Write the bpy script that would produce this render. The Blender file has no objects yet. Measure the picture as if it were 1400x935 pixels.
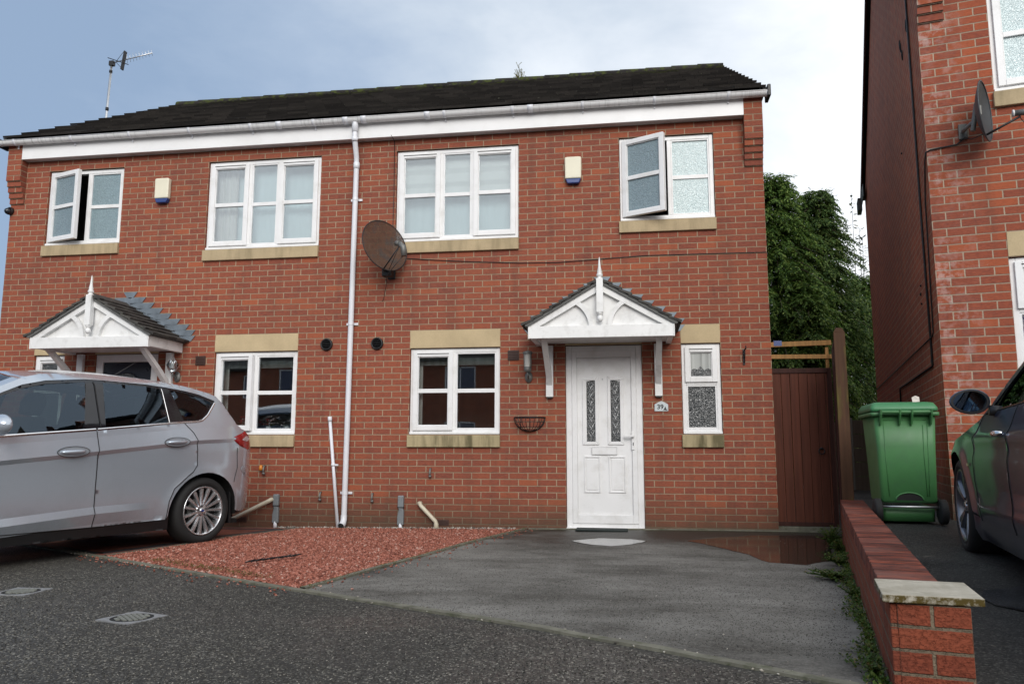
import bpy, bmesh, math, random
from mathutils import Vector, Matrix
from mathutils.geometry import delaunay_2d_cdt
R = math.radians
random.seed(7)
SC = bpy.context.scene
COL = SC.collection
PI = math.pi

# ------------------------------------------------------------------ materials
class NT:
    def __init__(s, name):
        s.m = bpy.data.materials.new(name); s.m.use_nodes = True
        s.t = s.m.node_tree; s.n = s.t.nodes; s.l = s.t.links
        s.b = s.n['Principled BSDF']; s.out = s.n['Material Output']
    def add(s, typ, **kw):
        n = s.n.new(typ)
        for k, v in kw.items():
            if hasattr(n, k): setattr(n, k, v)
        return n
    def link(s, a, b): s.l.new(a, b)
    def val(s, sock, v):
        if isinstance(v, bpy.types.NodeSocket): s.l.new(v, sock)
        else: sock.default_value = v
    def math(s, op, a, b=None, c=None, clamp=False):
        n = s.n.new('ShaderNodeMath'); n.operation = op; n.use_clamp = clamp
        s.val(n.inputs[0], a)
        if b is not None: s.val(n.inputs[1], b)
        if c is not None: s.val(n.inputs[2], c)
        return n.outputs[0]
    def mix(s, f, a, b, mode='MIX'):
        n = s.n.new('ShaderNodeMix'); n.data_type = 'RGBA'; n.blend_type = mode
        s.val(n.inputs[0], f)
        for sock, v in ((n.inputs[6], a), (n.inputs[7], b)):
            if isinstance(v, tuple) and len(v) == 3: v = (*v, 1)
            s.val(sock, v)
        return n.outputs[2]
    def noise(s, vec, scale, detail=3, rough=.55, dist=0, col=False):
        n = s.n.new('ShaderNodeTexNoise'); n.inputs['Scale'].default_value = scale
        n.inputs['Detail'].default_value = detail; n.inputs['Roughness'].default_value = rough
        n.inputs['Distortion'].default_value = dist
        if vec is not None: s.l.new(vec, n.inputs['Vector'])
        return n.outputs['Color' if col else 'Fac']
    def ramp(s, f, stops, interp='LINEAR'):
        n = s.n.new('ShaderNodeValToRGB'); cr = n.color_ramp; cr.interpolation = interp
        while len(cr.elements) < len(stops): cr.elements.new(.5)
        for e, (p, c) in zip(cr.elements, stops):
            e.position = p; e.color = (*c, 1) if isinstance(c, tuple) else (c, c, c, 1)
        s.val(n.inputs[0], f)
        return n.outputs[0]
    def mapping(s, vec, scale=(1, 1, 1), loc=(0, 0, 0), rot=(0, 0, 0)):
        n = s.n.new('ShaderNodeMapping'); s.l.new(vec, n.inputs[0])
        n.inputs['Scale'].default_value = scale; n.inputs['Location'].default_value = loc; n.inputs['Rotation'].default_value = rot
        return n.outputs[0]
    def obj(s): 
        return s.n.new('ShaderNodeTexCoord').outputs['Object']
    def uv(s): return s.n.new('ShaderNodeTexCoord').outputs['UV']
    def bump(s, h, strength=.3, dist=.01):
        n = s.n.new('ShaderNodeBump'); n.inputs['Strength'].default_value = strength; n.inputs['Distance'].default_value = dist
        s.l.new(h, n.inputs['Height']); s.l.new(n.outputs[0], s.b.inputs['Normal'])
        return n
    def set(s, col=None, rough=None, metal=None, spec=None, coat=None):
        for k, v in (('Base Color', col), ('Roughness', rough), ('Metallic', metal), ('Specular IOR Level', spec), ('Coat Weight', coat)):
            if v is None: continue
            if isinstance(v, tuple) and len(v) == 3: v = (*v, 1)
            s.val(s.b.inputs[k], v)
        return s.m

def plain(name, col, rough=.5, metal=0, var=.12, nscale=6, bump=0, bscale=60, spec=.5, dirt=None, dirtamt=.3, coat=0):
    t = NT(name); o = t.obj()
    n = t.noise(o, nscale, 4)
    dark = tuple(c * (1 - var) for c in col); light = tuple(min(1, c * (1 + var)) for c in col)
    c = t.ramp(n, [(.3, dark), (.7, light)])
    if dirt:
        d = t.noise(o, nscale * 1.7, 5, .65)
        f = t.ramp(d, [(.5, 0.), (.72, dirtamt)])
        c = t.mix(f, c, dirt)
    t.set(c, t.math('ADD', t.math('MULTIPLY', t.noise(o, nscale * 2.3, 2), .16), rough - .08), metal, spec, coat)
    if bump: t.bump(t.noise(o, bscale, 4), bump, .004)
    return t.m

def brick_mat(name, cols, mortar, grime=True, bloom=0., uoff=0., dark=1.0, rough_bump=0.):
    t = NT(name); uv = t.uv()
    sep = t.add('ShaderNodeSeparateXYZ'); t.link(uv, sep.inputs[0])
    # slight wander of the courses
    wob = t.noise(uv, 3.0, 2)
    u = t.math('ADD', sep.outputs[0], uoff)
    v = t.math('ADD', t.math('ADD', sep.outputs[1], .075), t.math('MULTIPLY', t.math('SUBTRACT', wob, .5), .004))
    row = t.math('FLOOR', t.math('DIVIDE', v, .075))
    par = t.math('FLOORED_MODULO', row, 2.0)
    sh = t.math('MULTIPLY', t.math('SUBTRACT', 1.0, par), .1125)
    rj = t.add('ShaderNodeTexWhiteNoise', noise_dimensions='1D'); t.link(row, rj.inputs['W'])
    us = t.math('ADD', t.math('ADD', u, sh), t.math('MULTIPLY', t.math('SUBTRACT', rj.outputs['Value'], .5), .008))
    colm = t.math('FLOOR', t.math('DIVIDE', us, .225))
    fu = t.math('SUBTRACT', us, t.math('MULTIPLY', colm, .225))
    fv = t.math('SUBTRACT', v, t.math('MULTIPLY', row, .075))
    du = t.math('MINIMUM', fu, t.math('SUBTRACT', .225, fu))
    dv = t.math('MINIMUM', fv, t.math('SUBTRACT', .075, fv))
    d = t.math('MINIMUM', du, dv)
    edge = t.math('MULTIPLY', t.math('SUBTRACT', t.noise(uv, 55, 3), .5), .005)
    d = t.math('ADD', d, edge)
    mask = t.ramp(t.math('MULTIPLY', d, 100), [(.42, 0.), (.66, 1.)])      # 0 mortar, 1 brick
    cv = t.add('ShaderNodeCombineXYZ'); t.link(colm, cv.inputs[0]); t.link(row, cv.inputs[1])
    wn = t.add('ShaderNodeTexWhiteNoise', noise_dimensions='3D'); t.link(cv.outputs[0], wn.inputs['Vector'])
    bc = t.ramp(wn.outputs['Value'], cols, 'LINEAR')
    # streaky rustic texture inside a brick
    uvs = t.mapping(uv, (22, 95, 1))
    st = t.noise(uvs, 1.0, 4, .6, .6)
    bc = t.mix(t.ramp(st, [(.35, 0.), (.75, .55)]), bc, tuple(c * 1.35 for c in cols[-1][1]), 'MIX')
    bc = t.mix(t.ramp(t.noise(uvs, 1.7, 3, .6), [(.52, 0.), (.75, .5)]), bc, tuple(c * .45 for c in cols[0][1]))
    mc = t.mix(t.noise(uv, 9, 4), tuple(c * .75 for c in mortar), tuple(c * 1.2 for c in mortar))
    wm = t.ramp(t.noise(uv, 5, 3), [(.55, 0.), (.8, .7)])
    mc = t.mix(wm, mc, tuple(min(1, c * 1.5) for c in mortar))
    isbed = t.math('LESS_THAN', dv, du)
    mc = t.mix(t.math('MULTIPLY', isbed, .38), mc, tuple(c * .45 for c in mortar))
    c = t.mix(mask, mc, bc)
    big = t.noise(uv, .55, 3)
    c = t.mix(t.ramp(big, [(.3, 0.), (.7, .22)]), c, (.10, .055, .045))
    streak = t.ramp(t.noise(t.mapping(uv, (5, .55, 1)), 1., 5, .6), [(.50, 0.), (.72, .30)])
    c = t.mix(streak, c, (.075, .045, .036))
    # pale chips and stains
    chips = t.ramp(t.noise(uv, 26, 2, .5), [(.74, 0.), (.80, .45)])
    c = t.mix(chips, c, (.45, .36, .30))
    if bloom:
        # salts concentrated on the first half metre of the corner
        bx = t.ramp(t.math('ABSOLUTE', sep.outputs[0]), [(.10, 1.), (.42, 0.)])
        bn = t.math('MULTIPLY', t.ramp(t.noise(uv, 11, 5, .7), [(.46, 0.), (.60, bloom)]), t.ramp(wn.outputs['Value'], [(.35, .15), (.6, 1.)]))
        bz = t.ramp(t.noise(uv, .9, 1), [(.35, .3), (.6, 1.)])
        c = t.mix(t.math('MULTIPLY', t.math('MULTIPLY', bx, bn), bz), c, (.62, .53, .50))
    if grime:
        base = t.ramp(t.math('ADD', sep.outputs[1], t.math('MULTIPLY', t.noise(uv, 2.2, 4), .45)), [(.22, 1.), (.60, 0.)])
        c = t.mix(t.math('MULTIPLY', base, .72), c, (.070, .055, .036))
    if dark != 1: c = t.mix(1.0, c, (dark, dark, dark), 'MULTIPLY')
    t.set(c, .82, spec=.25)
    h = t.math('ADD', t.math('MULTIPLY', mask, 1.0), t.math('MULTIPLY', st, .45 + rough_bump))
    if rough_bump: h = t.math('ADD', h, t.math('MULTIPLY', t.ramp(t.noise(uv, 70, 4, .7), [(.38, 0.), (.5, 1.)]), .5))
    t.bump(h, .55 if not rough_bump else .9, .006)
    return t.m

M = {}
BC = [(0., (.178, .053, .039)), (.15, (.212, .061, .041)), (.70, (.246, .071, .043)), (.93, (.28, .079, .043)), (1., (.36, .098, .045))]
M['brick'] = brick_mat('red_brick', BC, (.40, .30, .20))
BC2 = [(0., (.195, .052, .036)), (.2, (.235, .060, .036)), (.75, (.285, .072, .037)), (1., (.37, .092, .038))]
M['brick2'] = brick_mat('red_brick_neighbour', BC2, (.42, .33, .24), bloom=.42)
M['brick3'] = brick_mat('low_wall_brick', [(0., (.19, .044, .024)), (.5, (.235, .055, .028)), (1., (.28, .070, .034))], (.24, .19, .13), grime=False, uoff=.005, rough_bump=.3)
M['brickside'] = brick_mat('gable_brick', [(0., (.24, .064, .032)), (.5, (.31, .080, .036)), (1., (.40, .10, .042))], (.46, .29, .18), bloom=0)  # light put into the colour: lifted and warmed against the side's bluish shade

def stone(name, col, stain):
    t = NT(name); o = t.obj()
    c = t.ramp(t.noise(o, 3, 5), [(.3, tuple(x * .85 for x in col)), (.7, tuple(x * 1.1 for x in col))])
    c = t.mix(t.ramp(t.noise(o, 90, 2), [(.4, 0.), (.7, .2)]), c, tuple(x * .6 for x in col))
    if stain:
        v = t.mapping(o, (9, 9, 1.3))
        f = t.ramp(t.noise(v, 1, 5, .6), [(.44, 0.), (.66, stain)])
        c = t.mix(f, c, (.055, .05, .022))
    t.set(c, .85, spec=.2); t.bump(t.noise(o, 120, 3), .25, .002)
    return t.m
M['stone'] = stone('lintel_stone', (.52, .41, .25), 0)
M['sill'] = stone('sill_stone', (.47, .37, .23), .30)
M['sillwet'] = stone('sill_stone_mossy', (.42, .35, .21), .75)
M['cap'] = None
M['white'] = plain('white_upvc', (.80, .80, .80), .32, var=.03, nscale=3, dirt=(.45, .43, .38), dirtamt=.30)
M['fascia'] = plain('fascia_white', (.82, .82, .82), .38, var=.03, nscale=2, dirt=(.5, .49, .45), dirtamt=.15)
M['whitewood'] = plain('white_painted_timber', (.78, .78, .77), .45, var=.05, nscale=4, dirt=(.35, .34, .31), dirtamt=.4, bump=.08)
def gutter_mat():
    t = NT('gutter_plastic'); o = t.obj()
    c = t.ramp(t.noise(o, 3, 4), [(.3, (.74, .74, .74)), (.7, (.80, .80, .80))])
    v = t.mapping(o, (26, 1.5, 3))
    f = t.ramp(t.noise(v, 1, 5, .7), [(.50, 0.), (.72, .5)])
    f2 = t.ramp(t.noise(o, .8, 3), [(.42, .1), (.62, 1.)])
    c = t.mix(t.math('MULTIPLY', f, f2), c, (.16, .165, .16))
    t.set(c, .38); return t.m
M['gutter'] = gutter_mat()
M['pipe'] = plain('downpipe_plastic', (.74, .75, .79), .34, var=.05, nscale=3)
M['cream'] = plain('cream_plastic', (.55, .50, .38), .4, var=.1)
M['alarm'] = plain('alarm_cream', (.74, .70, .55), .45, var=.04)
M['blue'] = plain('blue_plastic', (.02, .05, .20), .3)
M['greyplastic'] = plain('grey_plastic', (.20, .22, .23), .45, var=.15, dirt=(.06, .06, .05), dirtamt=.4)
M['black'] = plain('black_plastic', (.012, .012, .013), .45)
M['dark'] = plain('dark_gap', (.006, .006, .006), .8)
M['brown'] = plain('brown_vent', (.05, .022, .016), .6)
M['iron'] = plain('black_iron', (.02, .02, .022), .5, metal=.3, bump=.1)
M['lead'] = plain('lead_flashing', (.16, .19, .22), .45, metal=.25, var=.2, nscale=9)
M['alu'] = plain('aluminium', (.60, .61, .62), .35, metal=.9)
M['chrome'] = plain('chrome_trim', (.75, .76, .78), .12, metal=1, var=.02)
M['greycast'] = plain('grey_cast_metal', (.17, .17, .16), .5, metal=.4, bump=.2)
M['soffit'] = plain('soffit', (.6, .6, .6), .5)
M['mat'] = plain('door_mat', (.012, .02, .018), .9, bump=.5, bscale=200)
def rooftile():
    t = NT('roof_tile'); o = t.obj()
    geo = t.add('ShaderNodeNewGeometry')
    r = geo.outputs['Random Per Island']
    c = t.ramp(r, [(0., (.016, .014, .013)), (.5, (.026, .023, .021)), (1., (.042, .037, .033))])
    c = t.mix(t.ramp(t.noise(o, 7, 5, .7), [(.4, 0.), (.75, .6)]), c, (.012, .011, .010))
    lich = t.ramp(t.noise(o, 14, 3, .6), [(.70, 0.), (.76, .7)])
    c = t.mix(lich, c, (.16, .16, .12))
    sep = t.add('ShaderNodeSeparateXYZ'); t.link(o, sep.inputs[0])
    top = t.ramp(t.math('ADD', t.math('DIVIDE', sep.outputs[2], 10.), t.math('MULTIPLY', t.noise(o, 3, 4), .12)), [(.755, 0.), (.80, 1.)])
    moss = t.ramp(t.noise(o, 9, 4, .6), [(.48, 0.), (.58, 1.)])
    c = t.mix(t.math('MULTIPLY', top, moss), c, (.05, .06, .015))
    t.set(c, .85, spec=.2); t.bump(t.noise(o, 45, 4, .7), .5, .006); return t.m
M['tile'] = rooftile()
M['tileedge'] = plain('verge_mortar', (.11, .11, .105), .85, bump=.3)
def porchtile():
    t = NT('porch_tile'); o = t.obj(); geo = t.add('ShaderNodeNewGeometry')
    c = t.ramp(geo.outputs['Random Per Island'], [(0., (.035, .033, .032)), (1., (.085, .080, .074))])
    c = t.mix(t.ramp(t.noise(o, 12, 4, .7), [(.5, 0.), (.7, .6)]), c, (.12, .12, .10))
    t.set(c, .85, spec=.2); t.bump(t.noise(o, 60, 4, .7), .5, .005); return t.m
M['ptile'] = porchtile()

def glass(name, tint=(.9, .93, .93), refl=2.2, base=.07, rough=.0, ripple=True, gcol=(.95, .97, 1)):
    t = NT(name)
    tr = t.add('ShaderNodeBsdfTransparent'); tr.inputs[0].default_value = (*tint, 1)
    gl = t.add('ShaderNodeBsdfGlossy'); gl.inputs['Roughness'].default_value = rough
    gl.inputs['Color'].default_value = (*gcol, 1)
    # gentle ripple of real panes
    o = t.obj(); bn = t.add('ShaderNodeBump'); bn.inputs['Strength'].default_value = .02; bn.inputs['Distance'].default_value = .02
    t.link(t.noise(o, 1.8, 1), bn.inputs['Height'])
    if ripple: t.link(bn.outputs[0], gl.inputs['Normal'])
    fr = t.add('ShaderNodeFresnel'); fr.inputs[0].default_value = 1.5
    f = t.math('ADD', t.math('MULTIPLY', fr.outputs[0], refl), base, clamp=True)
    mx = t.add('ShaderNodeMixShader'); t.link(f, mx.inputs[0]); t.link(tr.outputs[0], mx.inputs[1]); t.link(gl.outputs[0], mx.inputs[2])
    t.link(mx.outputs[0], t.out.inputs[0]); return t.m
M['glass'] = glass('window_glass')
M['carglass'] = glass('tinted_car_glass', (.30, .35, .34), 1.5, .01, ripple=False, gcol=(.62, .80, 1.))
M['windscreen'] = glass('windscreen_glass', (.6, .66, .63), 1.6, .03, ripple=False)
def obscure(name, col, rough, scale, amt, spec=.8, dist=1.2):
    t = NT(name); o = t.obj()
    n = t.noise(o, scale, 2, .5, dist)
    c = t.ramp(n, [(.35, tuple(x * .84 for x in col)), (.5, col), (.68, tuple(min(1, x * 1.18) for x in col))])
    t.set(c, rough, spec=spec); t.bump(n, amt, .01); return t.m
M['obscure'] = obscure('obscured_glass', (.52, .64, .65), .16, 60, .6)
M['obscure_mid'] = obscure('obscured_glass_painted_shade', (.20, .28, .31), .16, 60, .6)  # darker copy of the obscured glass, shade put into its colour
M['obscure_dim'] = obscure('obscured_glass_painted_dim', (.20, .27, .30), .22, 55, .8)  # copy for open sashes, their dimmer light put into the colour
M['obscure_dark'] = obscure('patterned_glass_dark', (.035, .04, .042), .14, 26, 1.0, 1.0, 2.5)
def fabric(name, col, scale, horiz=False, amt=.3):
    t = NT(name); o = t.obj()
    v = t.mapping(o, (.3, .3, 14) if horiz else (14, 14, .3))
    n = t.noise(v, scale, 2)
    c = t.ramp(n, [(.3, tuple(x * (1 - amt) for x in col)), (.7, col)])
    t.set(c, .9); t.bump(n, .4, .02)
    tl = t.b.inputs.get('Transmission Weight')
    return t.m
M['net'] = plain('net_curtain', (.66, .78, .80), .9, var=.03, nscale=2)
M['curtain'] = fabric('pale_curtain', (.75, .74, .70), 1.1, amt=.3)
M['blind'] = plain('roman_blind', (.80, .82, .80), .9, var=.04)
M['lace'] = fabric('lace', (.55, .57, .55), 1.5, amt=.45)
M['wood'] = plain('pine', (.42, .24, .09), .6, var=.25, nscale=12)
M['room'] = plain('room_wall', (.35, .32, .28), .9)
M['floor'] = plain('room_floor', (.10, .075, .055), .7)

def asphalt(name, base, agg, patch=None, spec=.35, wet=0.):
    t = NT(name); o = t.obj()
    vor = t.add('ShaderNodeTexVoronoi'); vor.inputs['Scale'].default_value = 125; t.link(o, vor.inputs['Vector'])
    sp = t.add('ShaderNodeSeparateColor'); t.link(vor.outputs['Color'], sp.inputs[0])
    c = t.ramp(sp.outputs[0], [(0., tuple(x * .35 for x in base)), (.55, base), (.84, tuple(x * 1.5 for x in base)), (.93, agg), (1., agg)])
    fine = t.noise(o, 260, 2)
    c = t.mix(t.ramp(fine, [(.35, .45), (.6, 0.)]), c, (.012, .012, .012))
    big = t.noise(o, .55, 5, .6)
    c = t.mix(t.ramp(big, [(.36, .5), (.62, 0.)]), c, tuple(x * .5 for x in base))
    if patch:
        pn = t.noise(o, .8, 6, .62)
        c = t.mix(t.ramp(pn, [(.50, 0.), (.66, .6)]), c, patch)
    spots = t.ramp(t.noise(o, 11, 2, .4), [(.735, 0.), (.76, .5)])
    c = t.mix(spots, c, (.19, .17, .14))
    rough = t.ramp(t.noise(o, .7, 4), [(.38, .55 - wet), (.62, .85)])
    t.set(c, rough, spec=spec)
    h = t.math('ADD', t.math('MULTIPLY', vor.outputs['Distance'], -1.2), fine)
    t.bump(h, .5, .006)
    return t.m
M['road'] = asphalt('road_asphalt', (.058, .054, .046), (.30, .285, .24), wet=.12)
def drive_mat():
    t = NT('drive_tarmac'); o = t.obj()
    vor = t.add('ShaderNodeTexVoronoi'); vor.inputs['Scale'].default_value = 130; t.link(o, vor.inputs['Vector'])
    sp = t.add('ShaderNodeSeparateColor'); t.link(vor.outputs['Color'], sp.inputs[0])
    base = (.098, .092, .080)
    c = t.ramp(sp.outputs[0], [(0., tuple(x * .5 for x in base)), (.5, base), (.93, tuple(x * 1.35 for x in base)), (1., (.16, .155, .14))])
    fine = t.noise(o, 300, 2)
    c = t.mix(t.ramp(fine, [(.35, .4), (.6, 0.)]), c, (.02, .02, .02))
    # wet: near the house and in drifting patches
    sep = t.add('ShaderNodeSeparateXYZ'); t.link(o, sep.inputs[0])
    nn = t.noise(t.mapping(o, (.55, 1.1, 1)), 1.0, 5, .6)
    f = t.math('ADD', t.math('MULTIPLY', sep.outputs[1], .22), t.math('MULTIPLY', nn, 1.5))
    wetm = t.ramp(f, [(.26, 0.), (.60, 1.)])
    edge = t.ramp(t.math('ADD', sep.outputs[0], t.math('MULTIPLY', t.noise(o, 1.1, 3), .7)), [(.10, 0.), (.55, 1.)])
    wetm = t.math('MAXIMUM', wetm, edge)
    c = t.mix(t.math('MULTIPLY', wetm, .70), c, (.017, .016, .013))
    pale = t.ramp(t.noise(t.mapping(o, (.8, 1.3, 1)), 1., 9, .72), [(.38, 0.), (.62, .6)])
    c = t.mix(t.math('MULTIPLY', pale, t.math('SUBTRACT', 1., wetm)), c, (.30, .29, .265))
    moss = t.ramp(t.math('ADD', sep.outputs[1], t.math('MULTIPLY', t.noise(o, 3, 4), .8)), [(.05, 0.), (.38, .35)])
    c = t.mix(moss, c, (.05, .055, .022))
    t.set(c, t.ramp(wetm, [(0., .85), (1., .50)]), spec=.3)
    t.bump(t.math('ADD', t.math('MULTIPLY', vor.outputs['Distance'], -1.), fine), .4, .004)
    return t.m
M['drive'] = drive_mat()
M['drive2'] = asphalt('neighbour_tarmac', (.040, .039, .037), (.12, .12, .11))
def water():
    t = NT('puddle_water'); o = t.obj()
    t.set((.026, .023, .018), .075, spec=.42)
    t.bump(t.noise(o, 9, 3), .03, .01); return t.m
M['water'] = water()
def paving():
    t = NT('block_paving'); o = t.obj()
    v = t.mapping(o, (1, 1, 1), rot=(0, 0, R(-71)))
    b = t.add('ShaderNodeTexBrick'); b.offset = .5
    b.inputs['Scale'].default_value = 1; b.inputs['Brick Width'].default_value = .2; b.inputs['Row Height'].default_value = .1
    b.inputs['Mortar Size'].default_value = .0025; b.inputs['Mortar'].default_value = (.02, .017, .015, 1)
    b.inputs['Color1'].default_value = (.25, .075, .05, 1); b.inputs['Color2'].default_value = (.38, .125, .08, 1)
    t.link(v, b.inputs['Vector'])
    c = t.mix(t.ramp(t.noise(o, 1.6, 5), [(.35, .6), (.65, 0.)]), b.outputs['Color'], (.035, .02, .016))
    t.set(c, t.ramp(t.noise(o, 1.2, 3), [(.4, .4), (.6, .75)]), spec=.4)
    t.bump(t.math('SUBTRACT', t.noise(o, 60, 3), b.outputs['Fac']), .4, .004); return t.m
M['paving'] = paving()
M['pavingdark'] = plain('dark_block_border', (.03, .03, .033), .6, bump=.3)
M['edging'] = plain('concrete_edging', (.155, .15, .115), .85, var=.3, nscale=8, dirt=(.05, .06, .022), dirtamt=.8, bump=.5)
def islandmat(name, stops, rough=.8, spec=.3, trans=0):
    t = NT(name); geo = t.add('ShaderNodeNewGeometry')
    c = t.ramp(geo.outputs['Random Per Island'], stops)
    t.set(c, rough, spec=spec)
    if trans:
        t.b.inputs['Subsurface Weight'].default_value = 0
        tr = t.add('ShaderNodeBsdfTranslucent'); t.link(c, tr.inputs[0])
        mx = t.add('ShaderNodeMixShader'); mx.inputs[0].default_value = trans
        t.link(t.b.outputs[0], mx.inputs[1]); t.link(tr.outputs[0], mx.inputs[2]); t.link(mx.outputs[0], t.out.inputs[0])
    return t.m
M['gravel'] = islandmat('red_gravel', [(0., (.11, .034, .023)), (.4, (.225, .074, .047)), (.75, (.33, .118, .080)), (.94, (.40, .18, .135)), (1., (.48, .34, .28))], .8)
M['gravelbase'] = plain('gravel_bed', (.14, .05, .038), .95, var=.3, nscale=40, bump=.6)
M['pebble'] = islandmat('pale_pebbles', [(0., (.05, .045, .04)), (.5, (.2, .18, .15)), (1., (.55, .52, .46))], .8)
M['conifer'] = islandmat('conifer_foliage', [(0., (.022, .055, .012)), (.45, (.080, .150, .030)), (.8, (.15, .24, .05)), (1., (.26, .33, .08))], .6, .3, .4)
M['conifer2'] = islandmat('dark_conifer_foliage', [(0., (.020, .048, .014)), (.5, (.068, .130, .034)), (1., (.20, .26, .075))], .6, .3, .4)
M['leaf'] = islandmat('sapling_leaves', [(0., (.03, .05, .015)), (.6, (.05, .085, .02)), (.9, (.14, .14, .02)), (1., (.22, .18, .02))], .5, .3, .3)
M['weed'] = islandmat('weed_leaves', [(0., (.03, .06, .012)), (.6, (.075, .14, .022)), (.85, (.13, .17, .03)), (1., (.20, .13, .05))], .55, .3, .3)
M['moss'] = islandmat('moss', [(0., (.05, .055, .015)), (1., (.14, .13, .03))], .9, .2)
M['bark'] = plain('bark', (.06, .045, .032), .9, bump=.6, bscale=25)
def woodmat(name, col, stain=None, rough=.7):
    t = NT(name); o = t.obj()
    v = t.mapping(o, (30, 30, 1.2)); n = t.noise(v, 1, 4, .6)
    c = t.ramp(n, [(.3, tuple(x * .65 for x in col)), (.7, tuple(x * 1.15 for x in col))])
    if stain: c = t.mix(t.ramp(t.noise(t.mapping(o, (10, 10, 1.5)), 1, 4), [(.5, 0.), (.62, .8)]), c, stain)
    t.set(c, rough, spec=.3); t.bump(n, .3, .003); return t.m
M['gate'] = woodmat('brown_stained_boards', (.120, .036, .020))
M['gateframe'] = woodmat('dark_stained_frame', (.055, .019, .014))
M['post'] = woodmat('weathered_post', (.085, .040, .020), (.12, .11, .02))
M['pine'] = woodmat('bare_pine_rail', (.36, .19, .065))
M['oldfence'] = woodmat('grey_weathered_fence', (.16, .155, .14))
M['binG'] = plain('green_bin_plastic', (.050, .170, .055), .5, var=.10, nscale=4, dirt=(.05, .12, .06), dirtamt=.5)
M['binL'] = plain('green_bin_lid', (.050, .20, .085), .45, var=.08, nscale=5)
M['rubber'] = plain('tyre_rubber', (.012, .012, .012), .8, bump=.2)
def capstone():
    t = NT('cap_stone'); o = t.obj()
    c = t.ramp(t.noise(o, 9, 5, .65), [(.3, (.36, .33, .26)), (.7, (.60, .56, .47))])
    geo = t.add('ShaderNodeNewGeometry'); sp = t.add('ShaderNodeSeparateXYZ'); t.link(geo.outputs['Normal'], sp.inputs[0])
    side = t.ramp(sp.outputs[2], [(.3, 1.), (.8, .15)])
    f = t.ramp(t.noise(o, 28, 5, .7), [(.36, 0.), (.52, 1.)])
    c = t.mix(t.math('MULTIPLY', side, f), c, (.085, .06, .012))
    t.set(c, .8, spec=.3); t.bump(t.noise(o, 60, 4), .3, .003); return t.m
M['cap'] = capstone()
M['paintS'] = None
def carpaint(name, col, metal=.75, rough=.32, flake=.2):
    t = NT(name); o = t.obj()
    vor = t.add('ShaderNodeTexVoronoi'); vor.inputs['Scale'].default_value = 1400; t.link(o, vor.inputs['Vector'])
    sp = t.add('ShaderNodeSeparateColor'); t.link(vor.outputs['Color'], sp.inputs[0])
    c = t.ramp(sp.outputs[0], [(0., tuple(x * (1 - flake) for x in col)), (1., tuple(min(1, x * (1 + flake)) for x in col))])
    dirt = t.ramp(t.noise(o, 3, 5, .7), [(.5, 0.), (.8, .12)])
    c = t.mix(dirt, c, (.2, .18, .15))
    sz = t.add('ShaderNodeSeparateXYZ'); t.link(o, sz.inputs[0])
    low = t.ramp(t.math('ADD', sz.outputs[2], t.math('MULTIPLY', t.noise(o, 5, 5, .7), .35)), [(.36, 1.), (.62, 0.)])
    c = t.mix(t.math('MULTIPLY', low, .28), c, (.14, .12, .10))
    t.set(c, rough, metal, coat=.8); t.b.inputs['Coat Roughness'].default_value = .04
    return t.m
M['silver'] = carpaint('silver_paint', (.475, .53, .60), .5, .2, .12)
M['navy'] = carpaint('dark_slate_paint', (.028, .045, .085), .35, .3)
M['blackgloss'] = plain('gloss_black', (.010, .011, .014), .12, spec=.6)
M['alloy'] = plain('alloy_wheel', (.62, .63, .65), .25, metal=.85, var=.06)
M['alloyd'] = plain('dark_alloy_wheel', (.20, .21, .24), .3, metal=.8)
M['redlens'] = plain('red_lens', (.30, .008, .012), .1, spec=.7, var=.2, nscale=20)
M['clearlens'] = plain('clear_lens', (.55, .45, .45), .1, spec=.7)
M['amber'] = plain('amber_lens', (.55, .38, .25), .15, spec=.7)
M['mirror'] = plain('mirror_glass', (.30, .42, .52), .03, metal=1, var=.02)
M['seat'] = plain('seat_fabric', (.05, .05, .052), .9)
M['cabin'] = plain('cabin_trim', (.03, .03, .032), .8)
M['badge'] = plain('blue_badge', (.01, .03, .18), .2, spec=.6)
M['navydoor'] = plain('navy_door_paint', (.008, .013, .026), .3)
M['number'] = plain('number_plate_white', (.55, .60, .62), .4)
M['dishm'] = None
def rusty():
    t = NT('rusty_mesh_dish'); o = t.obj()
    c = t.ramp(t.noise(o, 7, 6, .7), [(.3, (.035, .022, .016)), (.5, (.10, .048, .026)), (.62, (.055, .042, .036)), (.8, (.11, .085, .065))])
    t.set(c, .65, .25)
    # open mesh: part of the light passes
    vor = t.add('ShaderNodeTexVoronoi'); vor.inputs['Scale'].default_value = 260; t.link(o, vor.inputs['Vector'])
    a = t.math('LESS_THAN', vor.outputs['Distance'], .30)
    tr = t.add('ShaderNodeBsdfTransparent'); mx = t.add('ShaderNodeMixShader')
    t.link(a, mx.inputs[0]); t.link(t.b.outputs[0], mx.inputs[1]); t.link(tr.outputs[0], mx.inputs[2]); t.link(mx.outputs[0], t.out.inputs[0])
    return t.m
M['dishm'] = rusty()
M['dishd'] = plain('dark_dish', (.05, .055, .06), .5)
M['petalr'] = plain('red_petals', (.45, .03, .04), .6)
M['petalw'] = plain('white_petals', (.7, .62, .62), .6)
M['paper'] = plain('litter_paper', (.6, .55, .5), .8)

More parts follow.
